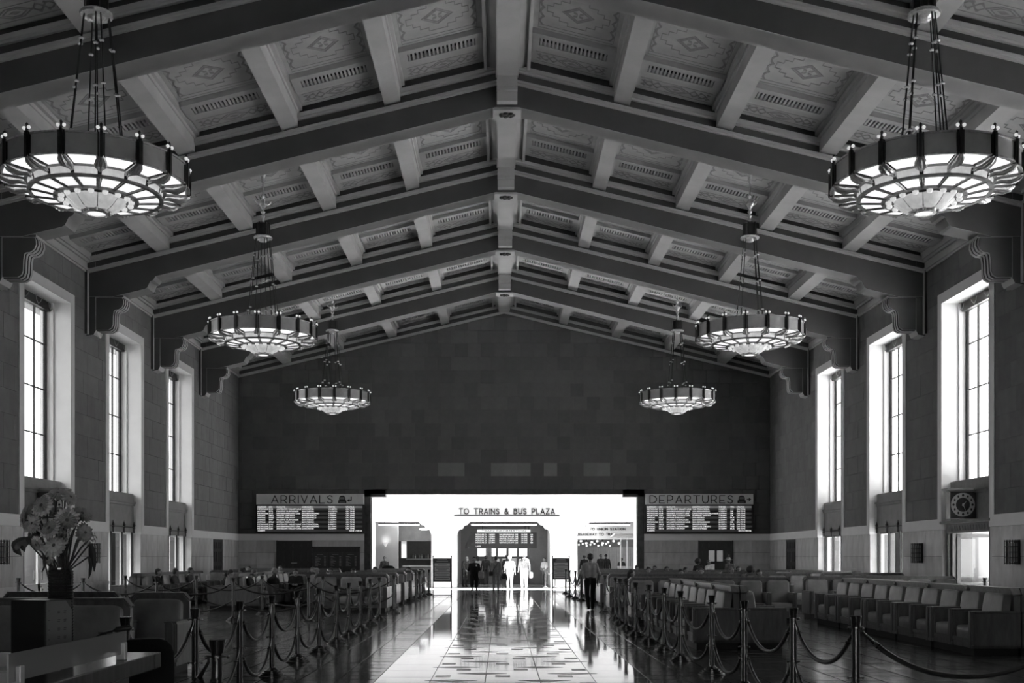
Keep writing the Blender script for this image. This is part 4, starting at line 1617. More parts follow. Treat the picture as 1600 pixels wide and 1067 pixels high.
# ================================================================== CHANDELIERS
def chandelier(name):
    t = bpy.data.objects.new(name, None)
    COL.objects.link(t)
    N = 16
    R = 1.48
    # local z = 0 at the lower edge of the drum
    vs, fs = [], []
    m = MB()
    m.lathe([(R - 0.03, 0.02), (R, 0.02), (R, 0.34), (R - 0.03, 0.34), (R - 0.03, 0.02)], 64)
    m.build('drum', M_CHBAND, t, smooth=True)
    m = MB()
    for z in (0.0, 0.33):
        m.lathe([(R - 0.02, z), (R + 0.025, z), (R + 0.025, z + 0.03), (R - 0.02, z + 0.03), (R - 0.02, z)], 64)
    m.build('rim', M_CHBRT, t, smooth=True)
    pm = MB()
    pm.box(R - 0.02, R + 0.03, -0.055, -0.03, -0.02, 0.36)
    pm.box(R - 0.02, R + 0.03, 0.03, 0.055, -0.02, 0.36)
    pm.box(R, R + 0.055, -0.022, 0.022, -0.02, 0.38)
    pm.lathe([(0.0, 0.52), (0.025, 0.49), (0.015, 0.44), (0.03, 0.40), (0.0, 0.38)], 8, (R + 0.02, 0, 0))
    me_post = pm.mesh('drum_post', M_CHDARK)
    bl = MB()
    for s_ in (-1, 1):
        bl.ball((R + 0.03, s_ * 0.05, 0.43), 0.03, n=8, m=6)
    me_bulb = bl.mesh('bulb', M_BULB, True)
    lf = MB()
    pts = [(R + 0.03, 0.0), (R - 0.04, -0.06), (R - 0.16, -0.10), (R - 0.30, -0.08), (R - 0.40, -0.10)]
    for s_ in (-1, 0, 1):
        lf.tube([(x, s_ * (0.02 + 0.05 * math.sin(PI * i / 4)), z - (0.02 if s_ == 0 else 0)) for i, (x, z) in enumerate(pts)],
                [0.015, 0.03, 0.034, 0.024, 0.008], 6)
    me_leaf = lf.mesh('leaf_bracket', M_CHBRT, True)

    def sector(r0, z0, r1, z1, a0, a1, th):
        m = MB()
        P = []
        for (r, z) in ((r0, z0), (r1, z1)):
            for a in (a0, (a0 + a1) / 2, a1):
                P.append((r * math.cos(a), r * math.sin(a), z))
        Q = [(x, y, z + th) for x, y, z in P]
        return m.add(P + Q, [(0, 1, 4, 3), (1, 2, 5, 4), (6, 9, 10, 7), (7, 10, 11, 8), (0, 3, 9, 6), (2, 8, 11, 5), (0, 6, 7, 1), (1, 7, 8, 2), (3, 4, 10, 9), (4, 5, 11, 10)])
    da = 2 * PI / N
    me_g1 = sector(R - 0.05, 0.0, 1.10, -0.02, 0.05, da - 0.05, 0.02).mesh('outer_pane', M_GLOW)
    me_g2 = sector(1.02, -0.18, 0.66, -0.22, 0.05, da - 0.05, 0.02).mesh('inner_pane', M_GLOW)
    me_sd = sector(1.07, -0.02, 1.04, -0.17, 0.03, da - 0.03, 0.02).mesh('side_pane', M_GLOWDIM)
    for i in range(N):
        a = i * da
        put('drum_post', me_post, t, (0, 0, 0), (0, 0, a))
        put('bulb', me_bulb, t, (0, 0, 0), (0, 0, a))
        put('leaf_bracket', me_leaf, t, (0, 0, 0), (0, 0, a))
        put('outer_pane', me_g1, t, (0, 0, 0), (0, 0, a))
        put('inner_pane', me_g2, t, (0, 0, 0), (0, 0, a))
        put('side_pane', me_sd, t, (0, 0, 0), (0, 0, a))
    m = MB()
    for (r, z, w_) in ((1.08, -0.02, 0.04), (1.04, -0.175, 0.035), (0.63, -0.225, 0.05)):
        m.lathe([(r - w_, z - 0.02), (r + w_, z - 0.02), (r + w_, z + 0.02), (r - w_, z + 0.02), (r - w_, z - 0.02)], 48)
    for i in range(N):
        a = i * da
        m.tube([((R - 0.04) * math.cos(a), (R - 0.04) * math.sin(a), -0.01), (1.08 * math.cos(a), 1.08 * math.sin(a), -0.03)], 0.022, 5)
        m.tube([(1.04 * math.cos(a), 1.04 * math.sin(a), -0.185), (0.62 * math.cos(a), 0.62 * math.sin(a), -0.235)], 0.02, 5)
    m.build('rib_frame', M_CHRIB, t, smooth=True)
    # jewelled ring and petalled bowl
    m = MB()
    for i in range(16):
        a = i * da + da / 2
        m.ball((0.56 * math.cos(a), 0.56 * math.sin(a), -0.26), 0.055, 0.055, 0.045, 8, 5)
    stuff(m.build('jewel_ring', M_BULB, t, smooth=True))
    m = MB()
    m.lathe([(0.62, -0.23), (0.52, -0.22), (0.46, -0.25)], 32)
    m.build('ring_plate', M_CHDARK, t, smooth=True)
    pe = MB()
    n = 6
    for q in range(2):
        pass
    vs = []
    for j in range(n + 1):
        f_ = j / n
        r = 0.46 * (1 - f_) + 0.17 * f_
        z = -0.25 - 0.19 * math.sin(f_ * PI / 2)
        hw_ = 0.5 * da * 2 * (0.98 - 0.1 * f_)
        for kq in range(5):
            a = -hw_ + 2 * hw_ * kq / 4
            rr_ = r + 0.05 * math.cos(a / hw_ * PI / 2) * (1 - 0.5 * f_)
            vs.append((rr_ * math.cos(a), rr_ * math.sin(a), z))
    fs = [(j * 5 + kq, j * 5 + kq + 1, (j + 1) * 5 + kq + 1, (j + 1) * 5 + kq) for j in range(n) for kq in range(4)]
    pe.add(vs, fs)
    me_pet = pe.mesh('bowl_petal', mat('petal_glass', 0.6, 0.4, var=0.35, scale=7, emit=0.22), True)
    for i in range(8):
        put('bowl_petal', me_pet, t, (0, 0, 0), (0, 0, i * PI / 4))
    m = MB()
    m.lathe([(0.0, -0.47), (0.13, -0.47), (0.16, -0.44), (0.0, -0.43)], 16)
    m.build('bottom_disc', M_GLOW, t, smooth=True)
    m = MB()
    m.lathe([(0.15, -0.48), (0.21, -0.47), (0.23, -0.43), (0.17, -0.41), (0.15, -0.48)], 20)
    for i in range(10):
        a = i * 2 * PI / 10
        m.ball((0.22 * math.cos(a), 0.22 * math.sin(a), -0.45), 0.035, n=6, m=4)
    m.build('bottom_ring', M_CHBRT, t, smooth=True)
    # suspension: inner hub ring, cables with beads, collar, canister, balls, rod, ceiling cup
    m = MB()
    for i in range(8):
        a = i * PI / 4 + 0.2
        m.tube([(0.45 * math.cos(a), 0.45 * math.sin(a), 0.36), ((R - 0.03) * math.cos(a), (R - 0.03) * math.sin(a), 0.30)], 0.025, 5)
    m.lathe([(0.40, 0.32), (0.50, 0.32), (0.50, 0.40), (0.40, 0.40), (0.40, 0.32)], 24)
    m.lathe([(0.10, 0.30), (0.17, 0.30), (0.17, 0.48), (0.10, 0.48)], 12)
    m.build('spider', M_CHDARK, t, smooth=True)
    HC = 2.82
    bd = MB()
    for i in range(8):
        a = (i // 2) * PI / 2 + (0.28 if i % 2 else -0.1) + 0.4
        p0 = Vector((0.46 * math.cos(a), 0.46 * math.sin(a), 0.38))
        p1 = Vector((0.20 * math.cos(a), 0.20 * math.sin(a), HC))
        MB().tube([p0, p1], 0.013, 5).build('cable', M_CHDARK, t, smooth=True)
        for f_ in (0.16, 0.50, 0.80):
            p = p0.lerp(p1, f_ + 0.025 * (i % 3 - 1))
            bd.ball(p, 0.045, 0.045, 0.025, 8, 5)
    stuff(bd.build('cable_beads', M_CHBRT, t, smooth=True))
    m = MB()
    m.lathe([(0.0, HC - 0.10), (0.10, HC - 0.08), (0.15, HC - 0.02), (0.26, HC), (0.27, HC + 0.04), (0.24, HC + 0.07), (0.0, HC + 0.07)], 20)
    m.build('collar', M_CHBRT, t, smooth=True)
    m = MB()
    m.lathe([(0.18, HC + 0.07), (0.18, HC + 0.42), (0.12, HC + 0.46), (0.0, HC + 0.46)], 12)
    for i in range(6):
        a = i * PI / 3
        m.box(0.18 * math.cos(a) - 0.02, 0.18 * math.cos(a) + 0.02, 0.18 * math.sin(a) - 0.02, 0.18 * math.sin(a) + 0.02, HC + 0.07, HC + 0.44)
    m.build('canister', M_CHDARK, t, smooth=True)
    m = MB()
    z = HC + 0.46
    m.lathe([(0.03, z), (0.05, z + 0.06), (0.03, z + 0.12), (0.06, z + 0.18), (0.03, z + 0.24), (0.07, z + 0.30), (0.03, z + 0.36), (0.06, z + 0.42), (0.13, z + 0.52),
             (0.06, z + 0.62), (0.03, z + 0.66), (0.06, z + 0.75), (0.02, z + 0.80), (0.02, z + 1.12), (0.05, z + 1.15), (0.06, z + 1.3), (0.10, z + 1.38), (0.10, z + 1.42)], 12)
    m.build('stem', M_CHBRT, t, smooth=True)
    m = MB()
    for i in range(4):
        a = i * PI / 2 + 0.3
        m.tube([(0.1 * math.cos(a), 0.1 * math.sin(a), z + 0.50), (0.2 * math.cos(a), 0.2 * math.sin(a), z + 0.56), (0.22 * math.cos(a), 0.22 * math.sin(a), z + 0.62)], 0.02, 5)
    m.build('stem_scroll', M_CHBRT, t, smooth=True)
    return t


CHY = [WINC[4] - 13.071 + 0.0, WINC[4], WINC[4] + 13.071]
CHX = 6.9
ch0 = None
for j, yy in enumerate(CHY):
    for sg, side in ((-1, 'left'), (1, 'right')):
        lab = '%s round chandelier with lit glass panels hanging on the %s side' % (('large nearest', 'middle', 'small farthest')[j], side)
        loc = (sg * CHX, yy, 7.80)
        if ch0 is None:
            ch0 = chandelier('chandelier')
            tag(ch0, lab, 'chandelier', 'six hanging chandeliers')
            ch0.location = loc
        else:
            dup(ch0, loc, 0.1 * j, lab)

# ================================================================== SETTEES
PITCH = {}


def settee(n, pitch, depth=0.80):
    """n joined leather seats, front towards -Y, width along X, origin at front left foot"""
    t = bpy.data.objects.new('settee', None)
    COL.objects.link(t)
    Wd = n * pitch
    at = 0.17 if pitch > 0.8 else 0.11
    MB().box(0.06, Wd - 0.06, 0.07, depth - 0.02, 0, 0.12).build('plinth', M_PLINTH, t)
    # arms: boxed ends with ribbed, chamfered fronts
    m = MB()
    for (e, y0) in ((0.0, 0.05), (0.022, 0.025), (0.045, 0.0)):
        w_ = at / 2 - e
        if w_ <= 0:
            continue
        P = [(-w_, 0.12), (w_, 0.12), (w_, 0.68), (w_ - 0.02, 0.72), (-w_ + 0.02, 0.72), (-w_, 0.68)]
        m.prism(P, y0, depth, 'y')
    m.box(-at / 2, at / 2, 0.02, depth, 0.70, 0.725)
    m.box(-at / 2, at / 2, 0.01, depth, 0.12, 0.17)
    me_arm = m.mesh('armrest', M_WOOD)
    for i in range(n + 1):
        x = at / 2 if i == 0 else (Wd - at / 2 if i == n else i * pitch)
        put('armrest', me_arm, t, (x, 0, 0))
    # wooden back with chamfered corners and cap rail
    m = MB()
    c = 0.09
    P = [(0.02, 0.12), (Wd - 0.02, 0.12), (Wd - 0.02, 1.06 - c), (Wd - 0.02 - c * 0.8, 1.06), (0.02 + c * 0.8, 1.06), (0.02, 1.06 - c)]
    m.prism(P, depth - 0.10, depth, 'y')
    m.build('back_frame', M_WOOD, t)
    m = MB()
    for (w_, zz) in ((0.0, 0.0), (0.025, 0.02)):
        Q = [(0.0 + w_, 1.0 - zz), (0.02 + w_, 1.0 - zz + 0.0), (0.09 + w_, 1.075 - zz), (Wd - 0.09 - w_, 1.075 - zz), (Wd - 0.02 - w_, 1.0 - zz), (Wd - w_, 1.0 - zz), (Wd - 0.085 - w_, 1.10 - zz), (0.085 + w_, 1.10 - zz)]
        m.prism(Q, depth - 0.14 + w_, depth, 'y')
    m.build('cap_rail', M_WOOD, t)
    m = MB()
    m.box(at, Wd - at, 0.05, 0.10, 0.12, 0.20)
    m.box(at, Wd - at, 0.035, 0.10, 0.21, 0.27)
    m.box(at, Wd - at, 0.06, depth - 0.1, 0.12, 0.24)
    m.build('front_rail', M_WOOD, t)
    cw = pitch - at - 0.01
    m = MB()
    m.cushion((0, 0.36, 0.36), cw / 2, 0.31, 0.11, 7)
    me_s = m.mesh('seat_cushion', M_LEATHER, True)
    m = MB()
    m.cushion((0, 0, 0), cw / 2, 0.085, 0.31, 9)
    me_b = m.mesh('back_cushion', M_LEATHER, True)
    for i in range(n):
        x = (i + 0.5) * pitch
        put('seat_cushion', me_s, t, (x, 0, 0))
        put('back_cushion', me_b, t, (x, depth - 0.21, 0.70), (-0.14, 0, 0))
    return t


SET = {}


def place(n, pitch, x, y, face, label, group):
    """face: 's' towards the camera (origin front-left), 'n' away, 'w' towards -X, 'e' towards +X;
    (x, y) is the low corner of the footprint"""
    D = 0.80
    L = n * pitch
    loc, rz = {'s': ((x, y, 0), 0), 'n': ((x + L, y + D, 0), PI), 'w': ((x, y + L, 0), -PI / 2), 'e': ((x + D, y, 0), PI / 2)}[face]
    key = (n, pitch)
    if key not in SET:
        SET[key] = settee(n, pitch)
        o = SET[key]
        o.location = loc
        o.rotation_euler = (0, 0, rz)
        return tag(o, label, 'settee', group)
    o = dup(SET[key], loc, rz, label, group)
    o['category'] = 'settee'
    return o


G = 'leather waiting-room settees'
PW = 0.913
# right long row by the wall side: five pairs, back to back
for i in range(5):
    y = 18.12 + i * 1.826
    place(2, PW, 7.46, y, 'w', 'two-seat leather settee facing the aisle, %s in the long right row' % ORD[i], G)
    place(2, PW, 8.28, y, 'e', 'two-seat settee facing the right windows, %s along the back of the long right row' % ORD[i], G)
# right row beside the aisle: four pairs, back to back
for i in range(4):
    y = 19.3 + i * 1.826
    place(2, PW, 3.16, y, 'w', 'two-seat settee facing the aisle, %s in the row right of the ropes' % ORD[i], G)
    place(2, PW, 3.98, y, 'e', 'two-seat settee, %s behind the row right of the ropes, facing right' % ORD[i], G)
PS = 0.68
place(6, PS, 3.05, 27.5, 's', 'long six-seat leather settee facing the viewer behind the right rope-side row', G)
place(6, PS, 3.05, 28.32, 'n', 'long six-seat leather settee backing the first cross row on the right', G)
place(6, PS, 7.85, 29.0, 's', 'long six-seat leather settee facing the viewer behind the long right row', G)
for i, y in enumerate((33.0, 36.6, 40.2, 43.8, 47.4)):
    place(6, PS, 3.05 + 0.04 * i, y, 's', 'six-seat settee facing the viewer, %s of the cross rows at the right' % ORD[i], G)
    place(6, PS, 3.05 + 0.04 * i, y + 0.82, 'n', 'six-seat settee facing away, %s of the cross rows at the right' % ORD[i], G)
for i, y in enumerate((35.0, 39.0, 44.0)):
    place(3, PS, 7.6, y, 's', 'three-seat settee facing the viewer, %s of the short right-side rows' % ORD[i], G)
    place(4, PS, 10.2, y + 0.6, 's', 'four-seat settee below the right windows, %s from the front' % ORD[i], G)
# left: cross rows near the aisle
for i, y in enumerate((32.6, 35.6, 38.6, 41.8, 45.1, 48.4)):
    place(3, 0.74, -5.70, y, 's', 'three-seat leather settee facing the viewer, %s cross row left of the aisle' % ORD[i], G)
    place(3, 0.74, -5.70, y + 0.82, 'n', 'three-seat leather settee facing away, %s cross row left of the aisle' % ORD[i], G)
# left: two long double rows
for i in range(4):
    y = 33.9 + i * 1.826
    place(2, PW, -9.06, y, 'w', 'two-seat settee facing left, %s in the left middle double row' % ORD[i], G)
    place(2, PW, -8.24, y, 'e', 'two-seat settee facing the aisle, %s in the left middle double row' % ORD[i], G)
for i in range(4):
    y = 34.8 + i * 1.826
    place(2, PW, -12.3, y, 'w', 'two-seat settee facing the left windows, %s in the far left double row' % ORD[i], G)
    place(2, PW, -11.48, y, 'e', 'two-seat settee facing inwards, %s in the far left double row' % ORD[i], G)
for i, y in enumerate((42.5, 46.0, 49.5)):
    place(6, PS, -11.4, y, 's', 'six-seat leather settee facing the viewer, %s of the left rows near the far wall' % ORD[i], G)
place(2, PS, -7.36, 37.3, 's', 'two-seat leather settee with people, nearer of two beside the left middle row', G)
place(2, PS, -7.36, 40.6, 's', 'two-seat leather settee with people, farther of two beside the left middle row', G)
# left foreground chairs close to the desk
place(1, 0.86, -5.42, 15.2, 's', 'dark single leather armchair facing the viewer beside the left rope line', G)
place(2, 0.86, -7.4, 15.6, 's', 'dark two-seat leather settee left of the single armchair', G)
place(2, 0.86, -6.42, 13.1, 's', 'dark two-seat leather settee nearest the flower vase', G)
place(2, 0.86, -8.4, 12.6, 's', 'dark two-seat leather settee at the left edge behind the desk', G)

# ================================================================== ROPE POSTS AND ROPES
def post_thing():
    t = bpy.data.objects.new('rope_post', None)
    COL.objects.link(t)
    m = MB()
    m.lathe([(0, 0), (0.185, 0), (0.185, 0.012), (0.165, 0.022), (0.165, 0.034), (0.14, 0.042), (0.14, 0.056), (0.11, 0.066), (0.11, 0.08), (0.075, 0.092), (0.045, 0.12), (0, 0.12)], 24)
    m.build('base', M_BRASS, t, smooth=True)
    m = MB()
    m.lathe([(0.036, 0.10), (0.036, 0.98), (0, 0.98)], 14)
    m.build('pole', M_BRASS, t, smooth=True)
    m = MB()
    m.lathe([(0.036, 0.98), (0.040, 1.0), (0.052, 1.075), (0.048, 1.08), (0.0, 1.075)], 14)
    m.build('cap', M_BRASS, t, smooth=True)
    m = MB()
    m.lathe([(0.036, 0.968), (0.07, 0.968), (0.07, 0.98), (0.036, 0.98)], 14)
    for i in range(4):
        a = i * PI / 2
        m.ball((0.066 * math.cos(a), 0.066 * math.sin(a), 0.968), 0.012, n=6, m=4)
    me = m.mesh('hook_ring', M_BRASS, True)
    put('hook_ring', me, t)
    put('hook_ring', me, t, (0, 0, -0.44))
    return t


P0 = post_thing()
first_post = [True]
NPOST = [0]


def post(x, y, label):
    if first_post[0]:
        first_post[0] = False
        P0.location = (x, y, 0)
        return tag(P0, label, 'rope post', 'rope posts')
    o = dup(P0, (x, y, 0), random.uniform(0, 1), label)
    return o


def rope(p, q, z, sag, label, r=0.021):
    (x0, y0), (x1, y1) = p, q
    d = Vector((x1 - x0, y1 - y0, 0))
    L = d.length
    d.normalize()
    n = 18
    a = Vector((x0, y0, z)) + d * 0.06
    b = Vector((x1, y1, z)) - d * 0.06
    pts = []
    for i in range(n + 1):
        s_ = i / n
        c = a.lerp(b, s_)
        u = 2 * s_ - 1
        c.z -= sag * (1 - (0.75 * u * u + 0.25 * u ** 4)) + 0.03
        pts.append(c)
    t = thing('rope', label, 'rope', (a + b) / 2 - Vector((0, 0, (a.z + b.z) / 2)), 0, 'velvet ropes')
    off = t.location
    MB().tube([p_ - off for p_ in pts[1:-1]], r, 8).build('cord', M_ROPE, t, smooth=True)
    for (e0, e1, e2) in ((pts[0], pts[1], pts[2]), (pts[-1], pts[-2], pts[-3])):
        MB().tube([e0 - off + Vector((0, 0, 0.03)), e0 - off, e1 - off, e1.lerp(e2, 0.35) - off], [0.008, 0.010, 0.016, r + 0.005], 8).build('hook', M_BRASS, t, smooth=True)


LINES = {
    'right aisle': [(3.00, 9.95), (2.85, 11.5), (2.76, 13.4), (2.73, 15.3), (2.62, 17.3), (2.63, 19.1), (2.63, 21.1), (2.60, 22.9), (2.65, 25.1), (2.70, 26.9), (2.79, 28.8)],
    'left aisle': [(-3.25, 11.35), (-3.23, 13.2), (-3.23, 15.05), (-3.27, 17.15), (-3.20, 18.75), (-3.20, 20.75), (-3.23, 22.65), (-3.20, 24.3), (-3.25, 26.5), (-3.28, 28.8)],
    'far right': [(2.77, 40.9), (2.68, 42.7), (2.59, 44.8), (2.66, 48.7)],
    'far left': [(-3.24, 40.5), (-3.24, 42.6), (-3.24, 44.9), (-3.2, 47.4)],
    'far cross': [(-3.2, 31.9), (-5.08, 31.0), (-6.85, 31.4), (-8.75, 31.6), (-10.75, 31.6)],
    'near cross': [(-3.28, 28.8), (-5.0, 28.2), (-6.87, 28.1), (-8.76, 28.0), (-10.6, 28.0), (-12.3, 28.2)],
}
LN = {'right aisle': 'the right aisle rope line', 'left aisle': 'the left aisle rope line', 'far right': 'the right group near the exit',
      'far left': 'the left group near the exit', 'far cross': 'the farther line crossing the left seats', 'near cross': 'the nearer line crossing the left seats'}
for ln, pts in LINES.items():
    for i, p in enumerate(pts):
        if ln == 'near cross' and i == 0:
            continue
        post(p[0], p[1], 'slim metal rope post, %s %s, %s' % (ORD[i], 'from the aisle' if 'cross' in ln else 'from the camera', LN[ln]))
    for i in range(len(pts) - 1):
        a, b = pts[i], pts[i + 1]
        L = math.hypot(a[0] - b[0], a[1] - b[1])
        s_ = (0.34 if L < 1.8 else 0.38) if 'cross' not in ln else 0.27
        w_ = 'after the %s post of %s' % (ORD[i], LN[ln])
        rope(a, b, 0.968, s_, 'upper dark velvet rope ' + w_)
        rope(a, b, 0.528, s_ * 0.98, 'lower dark velvet rope ' + w_)
post(2.85, 32.3, 'lone metal rope post beside the walking guard')
post(12.2, 28.6, 'lone metal rope post in front of the right patio door')
rope((2.79, 28.8), (2.85, 32.3), 0.968, 0.30, 'dark velvet rope slung behind the walking guard')
rope((3.00, 9.95), (5.0, 9.95), 0.968, 0.40, 'thick dark velvet rope sagging across the lower right corner', 0.024)
post(5.0, 9.95, 'metal rope post just outside the right edge of the picture')
post(-1.95, 7.1, 'dark rope post with hanging ropes nearest the viewer, right of the desk')
post(-3.42, 9.75, 'dark rope post standing just behind the glass sheet of the desk')
rope((-1.95, 7.1), (-3.0, 6.2), 0.968, 0.42, 'thick dark rope falling left from the nearest rope post', 0.026)
rope((-1.95, 7.1), (-1.75, 5.4), 0.968, 0.42, 'thick dark rope falling towards the viewer from the nearest rope post', 0.026)
rope((-3.42, 9.75), (-3.25, 11.35), 0.968, 0.36, 'dark rope slung from the post behind the desk')

# ================================================================== PEOPLE
import numpy as np
TMP = bpy.data.scenes.new('scratch')


def V(*a):
    return Vector(a)


def remesh(mb, voxel, smooth_it=4):
    me = bpy.data.meshes.new('tmp')
    me.from_pydata(mb.v, [], mb.f)
    ob = bpy.data.objects.new('tmp', me)
    TMP.collection.objects.link(ob)
    r = ob.modifiers.new('r', 'REMESH')
    r.mode = 'VOXEL'
    r.voxel_size = voxel
    s_ = ob.modifiers.new('s', 'SMOOTH')
    s_.iterations = smooth_it
    s_.factor = 0.45
    TMP.view_layers[0].update()
    dg = TMP.view_layers[0].depsgraph
    out = bpy.data.meshes.new_from_object(ob.evaluated_get(dg))
    bpy.data.objects.remove(ob)
    bpy.data.meshes.remove(me)
    return out


SKIN, TOP, BOT, SHOE, SLV = 0, 1, 2, 3, 4


def body(j, o):
    """list of tapered capsules (p0, r0, p1, r1, material, flatten) from joints"""
    c = []
    P, C, Nk, H = j['pelvis'], j['chest'], j['neck'], j['head']
    up = (C - P).normalized()
    f = o.get('fat', 1.0)
    side = V(1, 0, 0)
    for s_ in (-0.07, 0.07):
        c.append((P + side * s_ - up * 0.02, 0.105 * f, P + side * s_ * 1.0 + up * 0.14, 0.098 * f, BOT))
        c.append((P + side * s_ + up * 0.10, 0.106 * f, C + side * s_ * 1.15, 0.118 * f, TOP))
    c.append((j['shl'] * 0.85 + j['shr'] * 0.15, 0.072, j['shr'] * 0.85 + j['shl'] * 0.15, 0.072, TOP))
    c.append((C, 0.11, Nk - up * 0.04, 0.075, TOP))
    c.append((Nk - up * 0.05, 0.052, H - (H - Nk) * 0.35, 0.05, SKIN))
    # head: skull, jaw, nose, ears
    hd = o.get('hd', V(0, -1, 0)).normalized()          # facing direction
    ht = (H - Nk).normalized()
    hr = hd.cross(V(0, 0, 1)).normalized()
    c.append((H + V(0, 0, 0.025) + hd * -0.02, 0.088, H + V(0, 0, 0.015) + hd * 0.018, 0.082, SKIN))
    c.append((H + V(0, 0, -0.02) + hd * 0.02, 0.068, H + V(0, 0, -0.085) + hd * 0.050, 0.036, SKIN))
    c.append((H + V(0, 0, 0.0) + hd * 0.088, 0.010, H + V(0, 0, -0.035) + hd * 0.108, 0.017, SKIN))
    for e in (-1, 1):
        c.append((H + hr * 0.086 * e + V(0, 0, 0.012), 0.014, H + hr * 0.086 * e + V(0, 0, -0.025), 0.012, SKIN))
    lo = o.get('loose', 1.0)
    for e in ('l', 'r'):
        c.append((j['sh' + e], 0.060, j['el' + e], 0.047, TOP))
        long_ = o.get('long', True)
        c.append((j['el' + e], 0.046 if long_ else 0.041, j['wr' + e], 0.036 if long_ else 0.029, TOP if long_ else SKIN))
        w, d = j['wr' + e], (j['wr' + e] - j['el' + e]).normalized()
        d = j.get('hand' + e, d)
        sd = d.cross(V(0, 0, 1) if abs(d.z) < 0.8 else V(0, 1, 0)).normalized()
        nn = d.cross(sd).normalized()
        c.append((w, 0.028, w + d * 0.05, 0.033, SKIN))
        c.append((w + d * 0.03 + nn * 0.018, 0.022, w + d * 0.085 + nn * 0.022, 0.017, SKIN))
        c.append((w + d * 0.03 - nn * 0.018, 0.022, w + d * 0.085 - nn * 0.022, 0.017, SKIN))
        cv = -sd * (1 if e == 'l' else -1)
        for q, ln in zip((-0.030, -0.010, 0.010, 0.030), (0.060, 0.078, 0.074, 0.058)):
            b0 = w + d * 0.09 + nn * q
            b1 = b0 + d * ln * 0.55 + cv * 0.008
            c.append((b0, 0.0105, b1, 0.010, SKIN))
            c.append((b1, 0.010, b1 + d * ln * 0.45 + cv * 0.026, 0.009, SKIN))
        c.append((w + d * 0.025 + nn * 0.03, 0.013, w + d * 0.075 + nn * 0.062, 0.010, SKIN))
        th = j['hip' + e]
        c.append((th, 0.094 * f, j['kn' + e], 0.066 * lo, BOT))
        lg = o.get('legs', BOT)
        c.append((j['kn' + e], 0.064 * lo if lg == BOT else 0.056, j['an' + e], 0.052 * lo if lg == BOT else 0.040, lg))
        if o.get('shorts'):
            c.append((th, 0.10 * f, th.lerp(j['kn' + e], 1.05), 0.088, BOT))
        a = j['an' + e]
        fd = j.get('foot' + e, V(0, -1, 0))
        c.append((a + V(0, 0, -0.04) - fd * 0.04, 0.042, a + V(0, 0, -0.05) + fd * 0.15, 0.034, SHOE))
    if o.get('skirt'):
        for k in range(8):
            a = k * PI / 4
            c.append((P + V(0.08 * math.cos(a), 0.06 * math.sin(a), 0.02), 0.08, P + V(0.13 * math.cos(a), 0.11 * math.sin(a), -0.36), 0.07, BOT))
    return c


def caps_mesh(caps, voxel):
    m = MB()
    for (a, ra, b, rb, k) in caps:
        d = b - a
        if d.length < 1e-5:
            d = V(0, 0, 0.001)
        n = d.normalized()
        pts, rs = [], []
        for q in (-1.0, -0.72, -0.38, 0.0):
            pts.append(a + n * ra * q * 0.999)
            rs.append(max(0.0015, ra * math.sqrt(max(0, 1 - q * q))))
        for q in (0.0, 0.38, 0.72, 1.0):
            pts.append(b + n * rb * q * 0.999)
            rs.append(max(0.0015, rb * math.sqrt(max(0, 1 - q * q))))
        m.tube(pts, rs, 10)
    me = remesh(m, voxel)
    n = len(me.polygons)
    ctr = np.empty(n * 3)
    me.polygons.foreach_get('center', ctr)
    ctr = ctr.reshape(-1, 3)
    best = np.full(n, 1e9)
    idx = np.zeros(n, dtype=np.int32)
    for (a, ra, b, rb, k) in caps:
        A = np.array(a)
        D = np.array(b) - A
        L2 = max(1e-9, float(D @ D))
        t = np.clip(((ctr - A) @ D) / L2, 0, 1)
        dist = np.linalg.norm(ctr - (A + t[:, None] * D), axis=1) - (ra + (rb - ra) * t)
        w = dist < best
        best[w] = dist[w]
        idx[w] = k
    me.polygons.foreach_set('use_smooth', [True] * n)
    return me, idx


def stand(**k):
    j = dict(pelvis=V(0, 0, 0.93), chest=V(0, 0.0, 1.30), neck=V(0, 0.01, 1.47), head=V(0, -0.02, 1.62),
             shl=V(-0.185, 0.0, 1.40), shr=V(0.185, 0.0, 1.40), ell=V(-0.25, 0.03, 1.12), elr=V(0.25, 0.03, 1.12),
             wrl=V(-0.27, -0.05, 0.88), wrr=V(0.27, -0.05, 0.88),
             hipl=V(-0.095, 0, 0.90), hipr=V(0.095, 0, 0.90), knl=V(-0.11, -0.02, 0.49), knr=V(0.11, -0.02, 0.49),
             anl=V(-0.11, 0.03, 0.085), anr=V(0.11, 0.03, 0.085))
    j.update(k)
    return j


def walk(s=0.16, **k):
    return stand(knl=V(-0.10, -0.10 - s * 0.4, 0.50), anl=V(-0.10, -0.06 - s, 0.085), knr=V(0.10, 0.0, 0.49), anr=V(0.10, 0.16 + s * 0.6, 0.11),
                 ell=V(-0.25, 0.08, 1.13), wrl=V(-0.27, 0.06, 0.89), elr=V(0.25, -0.03, 1.13), wrr=V(0.27, -0.16, 0.92), **k)


def sit(lean=0.05, **k):
    j = dict(pelvis=V(0, 0, 0.53), chest=V(0, lean, 0.86), neck=V(0, lean, 1.00), head=V(0, lean - 0.04, 1.14),
             shl=V(-0.18, lean, 0.94), shr=V(0.18, lean, 0.94), ell=V(-0.23, lean - 0.08, 0.70), elr=V(0.23, lean - 0.08, 0.70),
             wrl=V(-0.12, -0.26, 0.62), wrr=V(0.12, -0.26, 0.62),
             hipl=V(-0.09, -0.02, 0.53), hipr=V(0.09, -0.02, 0.53), knl=V(-0.11, -0.44, 0.52), knr=V(0.11, -0.44, 0.52),
             anl=V(-0.11, -0.46, 0.09), anr=V(0.11, -0.46, 0.09))
    j.update(k)
    return j


POSES = {}


def get_pose(key, j, o, voxel):
    if key not in POSES:
        POSES[key] = caps_mesh(body(j, o), voxel)
    return POSES[key]


TONES = {}


